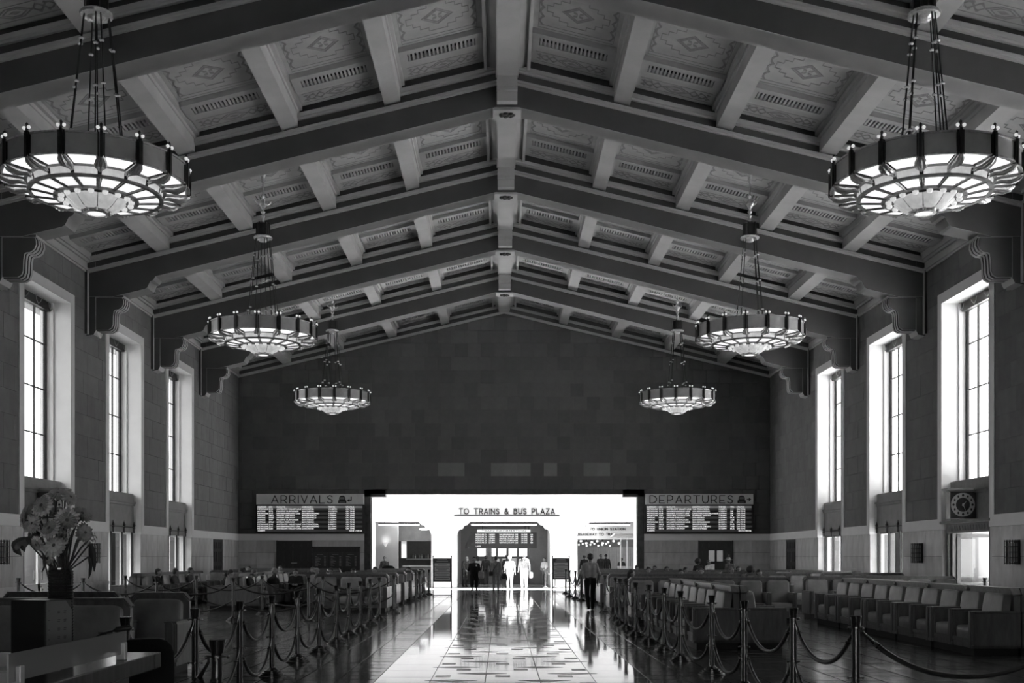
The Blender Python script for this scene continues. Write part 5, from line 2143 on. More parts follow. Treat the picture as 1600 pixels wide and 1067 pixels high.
def cloth(v):
    k = round(v, 2)
    return mat('cloth_%02d' % int(k * 100), k, 0.85, spec=0.2, var=0.18, scale=7, bump=0.15, bscale=40)


def skin(v):
    return mat('skin_%02d' % int(v * 100), v, 0.55, spec=0.35, var=0.08, scale=9)


def hairm(v):
    return mat('hair_%02d' % int(v * 100), v, 0.6, var=0.3, scale=30, bump=0.3, bscale=60)


def hair_mesh(kind, H, hd):
    m = MB()
    hd = hd.normalized()
    if kind == 'short':
        m.ball(H + V(0, 0, 0.045) - hd * 0.022, 0.095, 0.098, 0.085, 14, 8)
        m.ball(H + V(0, 0, 0.0) - hd * 0.045, 0.088, 0.075, 0.085, 14, 8)
    elif kind == 'long':
        m.ball(H + V(0, 0, 0.045) - hd * 0.022, 0.100, 0.102, 0.088, 14, 8)
        m.ball(H + V(0, 0, -0.06) - hd * 0.06, 0.105, 0.065, 0.15, 14, 8)
    elif kind == 'afro':
        m.ball(H + V(0, 0, 0.05) - hd * 0.035, 0.17, 0.16, 0.15, 16, 10)
    elif kind == 'bun':
        m.ball(H + V(0, 0, 0.045) - hd * 0.022, 0.097, 0.1, 0.086, 14, 8)
        m.ball(H + V(0, 0, 0.10) - hd * 0.09, 0.05, n=10, m=6)
    elif kind == 'cap':
        m.ball(H + V(0, 0, 0.062) - hd * 0.01, 0.100, 0.104, 0.068, 14, 8)
        m.ball(H + V(0, 0, 0.055) + hd * 0.09, 0.07, 0.07, 0.014, 12, 6)
    elif kind == 'hat':
        m.lathe([(0.0, 0.165), (0.07, 0.16), (0.085, 0.14), (0.098, 0.07), (0.19, 0.055), (0.19, 0.045), (0.09, 0.05), (0.0, 0.05)], 18, H)
    return m


def person(label, pose, loc, rz, tones, hair=('short', 0.02), scale=1.0, group=None, held=None):
    """tones = (skin, top, bottom, shoe)"""
    key, j, o, vox = pose
    me0, idx = get_pose(key, j, o, vox)
    me = me0.copy()
    me.name = 'person_body'
    for mm in (skin(tones[0]), cloth(tones[1]), cloth(tones[2]), cloth(tones[3]), cloth(tones[1])):
        me.materials.append(mm)
    me.polygons.foreach_set('material_index', idx)
    t = thing('person', label, 'person', loc, rz, group)
    t.scale = (scale,) * 3
    put('body', me, t)
    H = j['head']
    hd = o.get('hd', V(0, -1, 0)).normalized()
    hr = hd.cross(V(0, 0, 1)).normalized()
    if hair[0] != 'bald':
        hair_mesh(hair[0], H, hd).build('hair' if hair[0] not in ('cap', 'hat') else 'cap', hairm(hair[1]) if hair[0] not in ('cap', 'hat') else cloth(hair[1]), t, smooth=True)
    m = MB()
    for e in (-1, 1):
        m.ball(H + hr * 0.034 * e + V(0, 0, 0.008) + hd * 0.090, 0.013, 0.013, 0.009, 8, 5)
    m.build('eyes', mat('eye_dark', 0.02, 0.2, var=0.1), t, smooth=True)
    m = MB()
    m.ball(H + V(0, 0, -0.062) + hd * 0.086, 0.026, 0.012, 0.008, 8, 5)
    m.build('mouth', mat('lip', 0.10, 0.5, var=0.1), t, smooth=True)
    return t


# --- people on their feet
VN = 0.013
p = person('man in black polo shirt and shorts walking towards the viewer down the aisle',
           ('w1', walk(0.10, ), dict(long=False, shorts=True, legs=SKIN), 0.012), (-1.25, 45.9, 0), 0.05, (0.16, 0.012, 0.012, 0.02), ('short', 0.015), 0.93)
m = MB()
m.cushion((0.30, -0.24, 0.94), 0.13, 0.05, 0.16, 5)
m.build('parcel', cloth(0.2), p, smooth=True)
MB().ball((0.09, -0.125, 1.36), 0.035, 0.01, 0.04, 10, 5).build('shirt_badge', cloth(0.5), p)
gj = walk(0.12)
gj.update(elr=V(0.30, 0.0, 1.12), wrr=V(0.40, -0.02, 0.86), ell=V(-0.26, 0.06, 1.12), wrl=V(-0.24, -0.02, 0.88))
p = person('guard in pale shirt and dark trousers walking away beside the right ropes',
           ('w2', gj, dict(long=False, loose=1.12, fat=1.05), 0.011), (2.55, 33.9, 0), PI + 0.12, (0.10, 0.24, 0.012, 0.01), ('short', 0.015), 0.985)
MB().lathe([(0.150, 0.985), (0.156, 0.985), (0.156, 1.02), (0.150, 1.02)], 20, (0, 0, 0), sy=0.72).build('belt', mat('belt_leather', 0.01, 0.4, var=0.1), p)
MB().box(-0.17, -0.13, -0.10, 0.0, 0.95, 1.06).box(0.13, 0.17, 0.0, 0.06, 0.93, 1.05).build('belt_pouch', mat('belt_leather', 0.01, 0.4, var=0.1), p)
p = person('woman in grey top and trousers with a shoulder bag, seen from behind',
           ('s1', stand(wrl=V(-0.26, -0.02, 0.90)), dict(loose=1.05), VN), (-0.39, 51.9, 0), PI, (0.15, 0.17, 0.15, 0.03), ('short', 0.03), 0.95)
m = MB()
m.cushion((0.24, 0.12, 0.88), 0.10, 0.07, 0.11, 5)
b_ = m.build('shoulder_bag', cloth(0.03), p, smooth=True)
MB().tube([(0.20, 0.10, 0.96), (0.02, 0.14, 1.22), (-0.13, 0.06, 1.47), (-0.10, -0.06, 1.46)], 0.012, 6).build('strap', cloth(0.03), b_)
person('small child in dark top beside the woman with the bag', ('s0', stand(), dict(shorts=True, legs=SKIN), VN), (-0.02, 53.3, 0), PI, (0.15, 0.02, 0.2, 0.03), ('short', 0.02), 0.56)
person('man all in white with a white cap, seen from behind in the bright doorway',
       ('w3', walk(0.05), dict(loose=1.2, fat=1.1), VN), (0.29, 56.9, 0), PI, (0.3, 0.8, 0.8, 0.5), ('cap', 0.8), 0.955)
p = person('tall man in grey hooded jacket with round emblem and white trousers, seen from behind',
           ('w4', walk(0.03), dict(loose=1.25, fat=1.12), VN), (1.02, 57.0, 0), PI, (0.3, 0.2, 0.8, 0.5), ('bald', 0), 1.04)
m = MB()
n = 20
m.lathe([(0.075, 0), (0.095, 0), (0.095, 0.01), (0.075, 0.01), (0.075, 0)], n)
for a in range(3):
    m.box(-0.055 + 0.04 * a, -0.03 + 0.04 * a, -0.06, 0.06, 0, 0.01)
m.build('emblem', cloth(0.75), p, (0, 0.135, 1.27), (-PI / 2, 0, 0))
m = MB()
m.lathe([(0.06, -0.05), (0.10, 0.0), (0.09, 0.04), (0.06, 0.05)], 14, (0, 0.05, 1.47))
m.build('hood', cloth(0.2), p, smooth=True)
MB().cushion((-0.34, -0.02, 0.66), 0.09, 0.07, 0.14, 4).build('carrier_bag', cloth(0.75), p, smooth=True)
person('man in dark jacket leaning forward at the left of the middle doorway',
       ('l1', stand(chest=V(0, -0.10, 1.27), neck=V(0, -0.17, 1.42), head=V(0, -0.22, 1.56), shl=V(-0.19, -0.12, 1.37), shr=V(0.19, -0.12, 1.37), ell=V(-0.25, -0.14, 1.09), elr=V(0.25, -0.14, 1.09),
                    wrl=V(-0.18, -0.30, 0.95), wrr=V(0.18, -0.30, 0.95)), dict(loose=1.15, fat=1.1), VN), (-2.12, 61.2, 0), 0.6, (0.22, 0.04, 0.03, 0.03), ('bald', 0), 0.98)
person('boy in pale shirt and jeans standing at the right of the middle doorway',
       ('s2', stand(ell=V(-0.24, -0.02, 1.13), wrl=V(-0.10, -0.24, 1.06), elr=V(0.24, -0.02, 1.13), wrr=V(0.10, -0.24, 1.06)), dict(long=False, loose=1.1), VN),
       (2.22, 61.2, 0), -0.7, (0.2, 0.5, 0.12, 0.4), ('short', 0.02), 0.91)
for i, (x, y, rz, lab, tp) in enumerate((
        (-1.05, 66.0, PI, 'dark-clad person standing by the counter, left of the dark post', 0.02), (-1.55, 67.2, PI, 'person in pale top half hidden by the dark post', 0.3),
        (0.18, 65.0, PI, 'dark-haired person seen over the shoulder of the man in white', 0.02), (5.05, 70.0, PI, 'dark silhouette at the left in the right doorway', 0.02),
        (6.0, 69.0, 0.3, 'dark silhouette standing in the middle of the right doorway', 0.02), (6.35, 69.4, PI, 'broad dark silhouette near the kiosk in the right doorway', 0.02),
        (7.0, 66.5, PI, 'dark figure next to the kiosk post', 0.03), (-6.55, 61.5, 0.2, 'dark figure below the wall sconce in the left doorway', 0.03))):
    person(lab, ('s1', stand(wrl=V(-0.26, -0.02, 0.90)), dict(loose=1.05), VN), (x, y, 0), rz, (0.12, tp, 0.03, 0.02), (('short', 'long', 'short', 'short', 'short', 'bun', 'short', 'short')[i], 0.015), (0.98, 0.95, 1.0, 1.0, 1.03, 1.03, 0.9, 0.95)[i])

# --- people seated
SP = {'up': ('sit0', sit(), {}, 0.018),
      'down': ('sit1', sit(head=V(0, -0.10, 1.11), wrl=V(-0.08, -0.30, 0.70), wrr=V(0.08, -0.30, 0.70)), dict(hd=V(0, -1, -0.35)), 0.018),
      'hand': ('sit2', sit(lean=0.0, ell=V(-0.22, -0.20, 0.76), wrl=V(-0.06, -0.16, 1.00), handl=V(0.2, 0.2, 0.9)), {}, 0.018),
      'side': ('sit3', sit(), dict(hd=V(0.7, -0.7, 0)), 0.018)}
SEATED = [
    # x, y, facing (rz), pose, skin, top, bottom, hair, label
    (-11.12, 35.75, PI / 2, 'hand', 0.28, 0.03, 0.30, ('short', 0.03), 'man in dark jacket leaning on his hand, first in the far left row'),
    (-11.05, 37.55, PI / 2, 'side', 0.22, 0.10, 0.06, ('short', 0.05), 'person slumped beside the pale cushions of the far left row'),
    (-11.05, 39.40, PI / 2, 'up', 0.26, 0.10, 0.06, ('short', 0.04), 'person half hidden at the back of the far left row'),
    (-8.68, 35.0, PI / 2 + 0.5, 'down', 0.25, 0.02, 0.05, ('short', 0.02), 'dark-haired person in black reading, left of the middle double row'),
    (-8.72, 36.9, -PI / 2, 'up', 0.25, 0.025, 0.05, ('bun', 0.02), 'woman with a hair bun in black on the middle double row'),
    (-7.85, 34.55, PI / 2, 'down', 0.28, 0.04, 0.20, ('short', 0.10), 'grey-haired man reading at the front of the middle double row, legs stretched'),
    (-7.85, 38.2, PI / 2, 'up', 0.26, 0.06, 0.1, ('short', 0.22), 'pale-haired person farther along the middle double row'),
    (-7.06, 37.68, 0.1, 'down', 0.24, 0.03, 0.05, ('short', 0.02), 'dark-haired person at the left of the group beside the middle row'),
    (-6.36, 37.68, -0.1, 'side', 0.28, 0.30, 0.1, ('cap', 0.25), 'person in a pale hat in the group beside the middle row'),
    (-7.04, 40.98, 0.1, 'up', 0.28, 0.40, 0.1, ('short', 0.12), 'person in white top in the group beside the middle row'),
    (-6.36, 40.98, -0.1, 'down', 0.2, 0.10, 0.1, ('short', 0.015), 'dark-haired person bending at the right of the left group'),
    (-5.3, 38.98, 0.2, 'down', 0.22, 0.05, 0.05, ('short', 0.02), 'dark-haired person behind the left cross-row backs'),
    (-4.55, 39.0, 0.0, 'up', 0.22, 0.08, 0.05, ('short', 0.03), 'person sitting at the aisle end of a left cross row'),
    (-4.9, 42.2, 0.0, 'up', 0.24, 0.08, 0.05, ('long', 0.03), 'long-haired person in the fourth left cross row'),
    (-3.88, 45.5, -0.4, 'down', 0.32, 0.75, 0.5, ('long', 0.03), 'woman in a bright white top reading at the end of a left row'),
    (-10.6, 46.35, 0.0, 'up', 0.25, 0.05, 0.05, ('short', 0.02), 'dark-haired person near the left far corner'),
    (-9.3, 46.35, 0.0, 'up', 0.25, 0.05, 0.05, ('short', 0.05), 'person in the left row close to the far wall'),
    (3.75, 33.4, 0.6, 'side', 0.22, 0.03, 0.05, ('long', 0.015), 'dark long-haired woman at the aisle end of a right cross row'),
    (5.75, 36.98, 0.2, 'down', 0.2, 0.08, 0.05, ('short', 0.015), 'dark-haired person looking down in the second right cross row'),
    (6.45, 36.98, -0.2, 'up', 0.22, 0.10, 0.05, ('short', 0.02), 'person beside the one looking down in the second right cross row'),
    (5.2, 40.6, 0.1, 'up', 0.25, 0.35, 0.1, ('bun', 0.015), 'woman with a hair bun holding something white, third right cross row'),
    (6.55, 40.6, -0.2, 'side', 0.24, 0.20, 0.1, ('short', 0.02), 'person turned sideways in the third right cross row'),
    (6.4, 44.2, 0.3, 'up', 0.2, 0.05, 0.05, ('short', 0.015), 'dark-haired person in the fourth right cross row'),
    (5.65, 47.8, 0.2, 'up', 0.22, 0.05, 0.05, ('bun', 0.015), 'person with a topknot in the farthest right cross row'),
    (6.4, 47.8, -0.3, 'up', 0.22, 0.05, 0.05, ('short', 0.02), 'dark-haired person in the farthest right cross row'),
    (7.95, 39.38, -0.3, 'side', 0.26, 0.25, 0.1, ('short', 0.12), 'pale-haired person at the left of a short right row'),
    (8.65, 39.38, 0.1, 'up', 0.2, 0.06, 0.05, ('afro', 0.02), 'person with big dark hair in a short right row'),
    (7.95, 35.38, 0.4, 'down', 0.2, 0.05, 0.05, ('short', 0.015), 'dark-haired person in the first short right row'),
    (9.25, 44.38, -0.8, 'side', 0.2, 0.06, 0.05, ('long', 0.02), 'long-haired person at the end of the third short right row'),
    (11.2, 35.98, 0.0, 'up', 0.3, 0.4, 0.1, ('cap', 0.5), 'person in a pale cap sitting below the right windows'),
]
for (x, y, rz, ps, sk, tp, bt, hr_, lab) in SEATED:
    person(lab, SP[ps], (x, y, 0), rz, (sk, tp, bt, 0.03), hr_, 0.98)
person('woman with big dark curly hair standing before the right far door', ('s1', stand(wrl=V(-0.26, -0.02, 0.90)), dict(loose=1.05), VN), (8.15, 47.2, 0), 0.3, (0.12, 0.03, 0.03, 0.02), ('afro', 0.015), 0.86)
person('woman in a white blouse standing among the right seats', ('s2', stand(ell=V(-0.24, -0.02, 1.13), wrl=V(-0.10, -0.24, 1.06), elr=V(0.24, -0.02, 1.13), wrr=V(0.10, -0.24, 1.06)), dict(long=False, loose=1.1), VN),
       (8.35, 45.9, 0), 0.7, (0.3, 0.6, 0.1, 0.05), ('short', 0.08), 0.86)
person('man in a pale brimmed hat bending among the right seats', ('l1', None, None, None), (9.35, 45.9, 0), -0.9, (0.2, 0.14, 0.05, 0.03), ('hat', 0.25), 0.95) if False else None
hj = stand(chest=V(0, -0.10, 1.27), neck=V(0, -0.17, 1.42), head=V(0, -0.22, 1.56), shl=V(-0.19, -0.12, 1.37), shr=V(0.19, -0.12, 1.37), ell=V(-0.25, -0.14, 1.09), elr=V(0.25, -0.14, 1.09),
           wrl=V(-0.18, -0.30, 0.95), wrr=V(0.18, -0.30, 0.95))
person('man in a pale brimmed hat standing among the right seats', ('l1', hj, dict(loose=1.15, fat=1.1), VN), (9.3, 45.9, 0), -0.9, (0.18, 0.14, 0.05, 0.03), ('hat', 0.25), 0.93)
bpy.data.scenes.remove(TMP)

# ================================================================== SIGN STANDS, BAGS, STROLLER
for (xa, y, lab) in ((-2.93, 45.5, 'dark notice stand with printed lines at the left of the aisle near the exit'),
                     (2.14, 50.2, 'dark notice stand with printed lines at the right of the aisle near the exit')):
    t = thing('notice_stand', lab, 'sign', (xa, y, 0))
    m = MB()
    for x in (0.0, 0.74):
        m.box(x, x + 0.04, -0.02, 0.02, 0, 1.62)
        m.ball((x + 0.02, 0, 1.64), 0.03)
        m.box(x, x + 0.04, -0.2, 0.2, 0, 0.04)
    m.box(0, 0.78, -0.02, 0.02, 0.02, 0.07)
    m.build('frame', M_IRON, t)
    MB().box(0.03, 0.75, -0.03, 0.0, 0.60, 1.56).build('board', mat('stand_board', 0.06, 0.5, var=0.1), t)
    s_ = MB().box(0.08, 0.70, -0.036, -0.03, 0.66, 1.36).build('sheet', mat('stand_sheet', 0.5, 0.6, var=0.08), t)
    m = MB()
    for q in range(9):
        w_ = 0.18 + 0.08 * ((q * 5) % 3)
        m.box(0.39 - w_, 0.39 + w_, -0.039, -0.036, 1.28 - q * 0.068, 1.30 - q * 0.068)
    stuff(m.build('printed_line', M_LETTER, s_))
    m = MB()
    for (z, w_) in ((1.49, 0.20), (1.42, 0.24)):
        m.box(0.39 - w_, 0.39 + w_, -0.034, -0.03, z, z + 0.035)
    m.build('heading', mat('stand_heading', 0.3, 0.5, var=0.1), t)

t = thing('travel_bag', 'black soft travel bag standing on the middle double row', 'bag', (-7.66, 36.9, 0.47))
MB().cushion((0, 0, 0.24), 0.19, 0.30, 0.24, 3.2).build('shell', cloth(0.015), t, smooth=True)
MB().tube([(0.05, -0.2, 0.42), (0.05, -0.12, 0.58), (0.05, 0.12, 0.58), (0.05, 0.2, 0.42)], 0.018, 6).build('handle', cloth(0.03), t, smooth=True)
MB().cushion((0.19, 0, 0.16), 0.05, 0.2, 0.12, 3.2).build('pocket', cloth(0.02), t, smooth=True)
t = thing('stroller', 'black folding baby stroller with round hood beyond the left cross rows', 'stroller', (-5.25, 50.6, 0))
m = MB()
m.lathe([(0.0, 0.26), (0.2, 0.23), (0.32, 0.12), (0.36, 0.0), (0.34, 0.0), (0.0, 0.22)], 18, (0, 0, 0.98))
m.build('hood', cloth(0.015), t, smooth=True)
m = MB()
for s_ in (-1, 1):
    m.tube([(s_ * 0.26, 0.30, 1.02), (s_ * 0.26, 0.1, 0.72), (s_ * 0.26, -0.30, 0.14)], 0.014, 6)
    m.tube([(s_ * 0.26, 0.06, 0.66), (s_ * 0.26, 0.32, 0.10)], 0.014, 6)
m.tube([(-0.26, 0.30, 1.02), (0.26, 0.30, 1.02)], 0.016, 6)
m.build('frame', M_STEEL, t, smooth=True)
MB().cushion((0, 0, 0.62), 0.24, 0.26, 0.12, 3.5).build('seat', cloth(0.02), t, smooth=True)
for (x, y) in ((-0.26, -0.32), (0.26, -0.32), (-0.26, 0.34), (0.26, 0.34)):
    m = MB()
    m.lathe([(0.0, -0.02), (0.10, -0.02), (0.10, 0.02), (0.0, 0.02)], 14)
    m.build('wheel', M_IRON, t, (x, y, 0.10), (0, PI / 2, 0), smooth=True)
post(2.12, 57.4, 'bright rope post standing in the sunlit threshold, left of two')
post(2.62, 57.6, 'bright rope post standing in the sunlit threshold, right of two')
rope((2.12, 57.4), (2.62, 57.6), 0.968, 0.22, 'short rope between the two posts in the sunlit threshold')

# ================================================================== DESK IN THE LEFT FOREGROUND
t = thing('reception_desk', 'dark reception desk with pale worktop edge in the lower left corner', 'desk', (-2.8, 4.2, 0))
bevel(MB().box(-0.85, 0.86, -1.8, 1.70, 1.02, 1.10).build('worktop', mat('desk_top', 0.10, 0.16, var=0.2, scale=5, stretch=(1, 6, 1)), t), 0.006)
MB().box(-0.8, 0.74, -1.7, 1.55, 0, 1.02).build('body', mat('desk_body', 0.02, 0.4, var=0.2, scale=5, stretch=(1, 1, 6)), t)
for y in (-0.9, 0.0, 0.9):
    MB().box(0.74, 0.752, y - 0.38, y + 0.38, 0.12, 0.92).build('side_panel', mat('desk_body', 0.02, 0.4), t)
frost = glass_mat('desk_glass', 0.85, 0.10, 0.05)
_n, _l = frost.node_tree.nodes, frost.node_tree.links
_d = _n.new('ShaderNodeBsdfDiffuse')
_d.inputs['Color'].default_value = (0.5, 0.5, 0.5, 1)
_m = _n.new('ShaderNodeMixShader')
_m.inputs[0].default_value = 0.42
_l.new(_n['Mix Shader'].outputs[0], _m.inputs[1])
_l.new(_d.outputs[0], _m.inputs[2])
_l.new(_m.outputs[0], _n['Material Output'].inputs['Surface'])
t = thing('glass_screen', 'low clear glass screen standing along the edge of the desk', 'screen', (-2.0, 4.86, 1.10))
MB().box(-0.004, 0.004, -0.66, 0.66, 0.028, 0.137).build('sheet', frost, t)
for y in (-0.58, 0.60):
    bevel(MB().box(-0.022, 0.022, y - 0.02, y + 0.02, 0, 0.085).build('clip', mat('clip_metal', 0.35, 0.35, metal=0.8, var=0.1), t), 0.003)
t = thing('black_box', 'black desk box with a grey face of small printed marks', 'box', (-2.32, 5.3, 1.10), -0.35)
bevel(MB().box(-0.11, 0.095, -0.085, 0.085, 0, 0.30).build('shell', mat('box_black', 0.006, 0.35, var=0.1), t), 0.004)
fc = MB()
fc.prism([(-0.08, 0.005), (0.08, 0.005), (0.08, 0.25), (0.04, 0.295), (-0.08, 0.295)], 0.095, 0.102, 'x')
fc = fc.build('face', mat('box_grey', 0.09, 0.5, var=0.05), t)
m = MB()
for r in range(6):
    for q in (0.0, 0.04):
        z = 0.245 - r * 0.04
        m.box(0.102, 0.103, -0.015 + q, 0.002 + q, z, z + 0.004)
        m.box(0.102, 0.103, -0.015 + q, 0.0 + q, z - 0.008, z - 0.004)
    m.box(0.102, 0.103, -0.078, -0.065, 0.25 - r * 0.045, 0.253 - r * 0.045)
stuff(m.build('printed_mark', M_LETTER, fc))
t = thing('gooseneck_microphone', 'slim black gooseneck microphone behind the glass screen', 'microphone', (-2.28, 5.75, 1.10))
MB().lathe([(0, 0), (0.05, 0), (0.05, 0.015), (0.01, 0.025), (0, 0.025)], 16).build('foot', M_IRON, t, smooth=True)
MB().tube([(0, 0, 0.02), (0.02, 0.0, 0.07), (0.08, 0.0, 0.105), (0.15, 0.0, 0.125)], 0.006, 6).build('neck', M_STEEL, t, smooth=True)
MB().tube([(0.14, 0, 0.122), (0.16, 0, 0.128), (0.215, 0, 0.136), (0.235, 0, 0.138)], [0.006, 0.017, 0.017, 0.006], 10).build('capsule', M_IRON, t, smooth=True)
t = thing('desk_tablet', 'flat dark device lying at the left end of the desk', 'device', (-2.62, 4.72, 1.10), 0.2)
bevel(MB().box(-0.16, 0.16, -0.11, 0.11, 0, 0.02).build('shell', M_IRON, t), 0.004)
MB().box(-0.145, 0.145, -0.095, 0.095, 0.02, 0.022).build('screen_glass', mat('dark_glass', 0.01, 0.08, var=0.05), t)
t = thing('desk_papers', 'loose pale sheets on the desk behind the glass screen', 'papers', (-2.3, 5.05, 1.10), 0.15)
for q in range(3):
    MB().box(-0.105, 0.105, -0.15, 0.15, 0.002 * q, 0.0015 + 0.002 * q).build('sheet', mat('paper', 0.4, 0.7, var=0.05), t, (0.02 * q, 0.01 * q, 0), (0, 0, 0.12 * q))
# black chair behind the far end of the desk
t = thing('desk_chair', 'black padded swivel chair behind the end of the desk', 'chair', (-2.18, 6.45, 0), 0.5)
MB().cushion((0, 0.2, 0.92), 0.19, 0.05, 0.20, 4).build('backrest', cloth(0.01), t, smooth=True)
MB().cushion((0, 0, 0.55), 0.22, 0.22, 0.05, 4).build('seat', cloth(0.01), t, smooth=True)
MB().tube([(0, 0, 0.08), (0, 0, 0.52)], 0.03, 8).tube([(0, 0.18, 0.55), (0, 0.24, 0.7), (0, 0.24, 0.85)], 0.02, 6).build('column', M_STEEL, t, smooth=True)
for i in range(5):
    a = i * 2 * PI / 5
    MB().tube([(0, 0, 0.09), (0.26 * math.cos(a), 0.26 * math.sin(a), 0.05)], [0.025, 0.018], 6).build('leg', M_STEEL, t)
    MB().ball((0.26 * math.cos(a), 0.26 * math.sin(a), 0.03), 0.03).build('castor', M_IRON, t, smooth=True)
t = thing('floor_sign', 'pale folding floor sign standing right of the desk', 'sign', (-2.72, 8.1, 0), 0.9)
for s_ in (-1, 1):
    m = MB()
    m.add([(-0.15, s_ * 0.17, 0), (0.15, s_ * 0.17, 0), (0.06, s_ * 0.01, 0.80), (-0.06, s_ * 0.01, 0.80), (-0.15, s_ * 0.17 - s_ * 0.012, 0), (0.15, s_ * 0.17 - s_ * 0.012, 0), (0.06, 0, 0.80), (-0.06, 0, 0.80)],
          [(0, 1, 2, 3), (4, 7, 6, 5), (0, 4, 5, 1), (1, 5, 6, 2), (2, 6, 7, 3), (3, 7, 4, 0)])
    m.build('panel', mat('sign_plastic', 0.45, 0.4, var=0.05), t)

# ------------------------------------------------ vase and flowers
VX, VY = -2.47, 5.9
t = thing('vase', 'tall dark ribbed cylindrical vase on the desk', 'vase', (VX, VY, 1.10))
prof = [(0.0, 0.0), (0.06, 0.0)]
for i in range(28):
    prof += [(0.064, 0.008 + i * 0.0155), (0.061, 0.014 + i * 0.0155)]
prof += [(0.062, 0.444), (0.056, 0.444), (0.054, 0.02), (0.0, 0.02)]
MB().lathe(prof, 28).build('shell', mat('vase_glaze', 0.02, 0.12, var=0.1, coat=0.5), t, smooth=True)
M_STEM = mat('flower_stem', 0.03, 0.6, var=0.2, scale=20)
M_LEAF = mat('flower_leaf', 0.025, 0.5, var=0.25, scale=20)
PETS = [mat('petal_%d' % i, v, 0.6, var=0.25, scale=25) for i, v in enumerate((0.13, 0.19, 0.25))]
M_DISC = mat('flower_disc', 0.04, 0.7, var=0.4, scale=120, bump=0.5, bscale=200)
rf = random.Random(21)


def px(x, y, Y):
    """place a point at depth Y so that it stands where the photograph shows it"""
    return Vector(((x - 783) * Y / 1750 - 0.15, Y, 1.6 - (y - 870.5) * Y / 1750))


def daisy(cx, cy, Y, R, nrm, tone, label, n=18, cup=0.25):
    c = px(cx, cy, Y)
    nrm = Vector(nrm).normalized()
    t = thing('daisy_flower', label, 'flower', (VX, VY, 1.14), 0, 'flowers in the vase')
    off = Vector((VX, VY, 1.14))
    q = nrm.to_track_quat('Z', 'Y').to_matrix()
    for ring, (rr, cu) in enumerate(((1.0, cup), (0.72, cup + 0.3))):
        m = MB()
        for i in range(n):
            a = 2 * PI * (i + 0.5 * ring) / n + rf.uniform(-0.05, 0.05)
            ln = R * rr * rf.uniform(0.9, 1.08)
            w_ = R * 0.17
            rows = []
            for f_, ww in ((0.15, 0.5), (0.45, 0.95), (0.78, 1.0), (1.0, 0.3)):
                z = ln * (cu * f_ - 0.35 * f_ * f_) + 0.004 * ring
                rows.append([(f_ * ln, -w_ * ww, z - 0.002), (f_ * ln, 0, z + 0.002), (f_ * ln, w_ * ww, z - 0.002)])
            vs = [p_ for r_ in rows for p_ in r_]
            fs = [(k * 3 + h_, k * 3 + h_ + 1, k * 3 + h_ + 4, k * 3 + h_ + 3) for k in range(3) for h_ in range(2)]
            ca, sa = math.cos(a), math.sin(a)
            m.add([tuple(q @ Vector((x * ca - y * sa, x * sa + y * ca, z)) + c - off) for x, y, z in vs], fs)
        stuff(m.build('petals', PETS[(tone + ring) % 3], t, smooth=True))
    m = MB()
    b = MB().ball((0, 0, 0.004), R * 0.26, R * 0.26, R * 0.12, 12, 6)
    m.add([tuple(q @ Vector(p_) + c - off) for p_ in b.v], b.f)
    m.build('disc', M_DISC, t, smooth=True)
    root = Vector((rf.uniform(-0.04, 0.04), rf.uniform(-0.03, 0.03), 0.36))
    root.x += 0.03 * (1 if c.x > VX else -1)
    e = c - off - nrm * 0.01
    mid = root.lerp(e, 0.55) + Vector((0, 0, 0.05))
    MB().tube([root - Vector((root.x, root.y, 0.30)) * 0.6, root, mid, e - nrm * 0.03, e], 0.004, 6).build('stem', M_STEM, t, smooth=True)


FL = [(90, 771, 5.92, 13, (0.3, -0.6, 0.8)), (109, 777, 5.86, 13, (0.8, -0.4, 0.5)), (66, 790, 5.78, 17, (-0.3, -1, 0.4)), (41, 800, 5.9, 13, (-0.7, -0.6, 0.4)),
      (36, 813, 5.85, 12, (-0.9, -0.5, 0.0)), (105, 811, 5.72, 17, (0.2, -0.8, -0.45)), (128, 803, 5.85, 15, (0.5, -0.5, 0.7)), (85, 853, 5.70, 17, (-0.1, -0.9, 0.45)),
      (78, 826, 5.66, 16, (-0.3, -0.8, 0.5)), (132, 832, 5.82, 14, (0.8, -0.6, 0.1)), (52, 818, 5.76, 14, (-0.6, -0.8, 0.2)), (58, 850, 5.74, 12, (-0.4, -0.7, -0.4)),
      (92, 800, 5.95, 14, (0.1, -0.5, 0.9)), (76, 872, 5.76, 10, (-0.3, -0.7, 0.4))]
FW = ['at the very top', 'at the upper right tip', 'facing the viewer at upper left', 'at the left edge', 'lowest on the left edge', 'drooping right of centre', 'at the right shoulder',
      'lowest in front, above the vase rim', 'in the centre', 'low on the right side', 'left of the centre', 'beside the dark leaves', 'behind the top centre', 'small, just over the rim']
for i, (x, y, Y, r, nn) in enumerate(FL):
    daisy(x, y, Y, r * Y / 1750 * 1.15, nn, i, 'grey daisy-like flower %s of the bouquet' % FW[i])
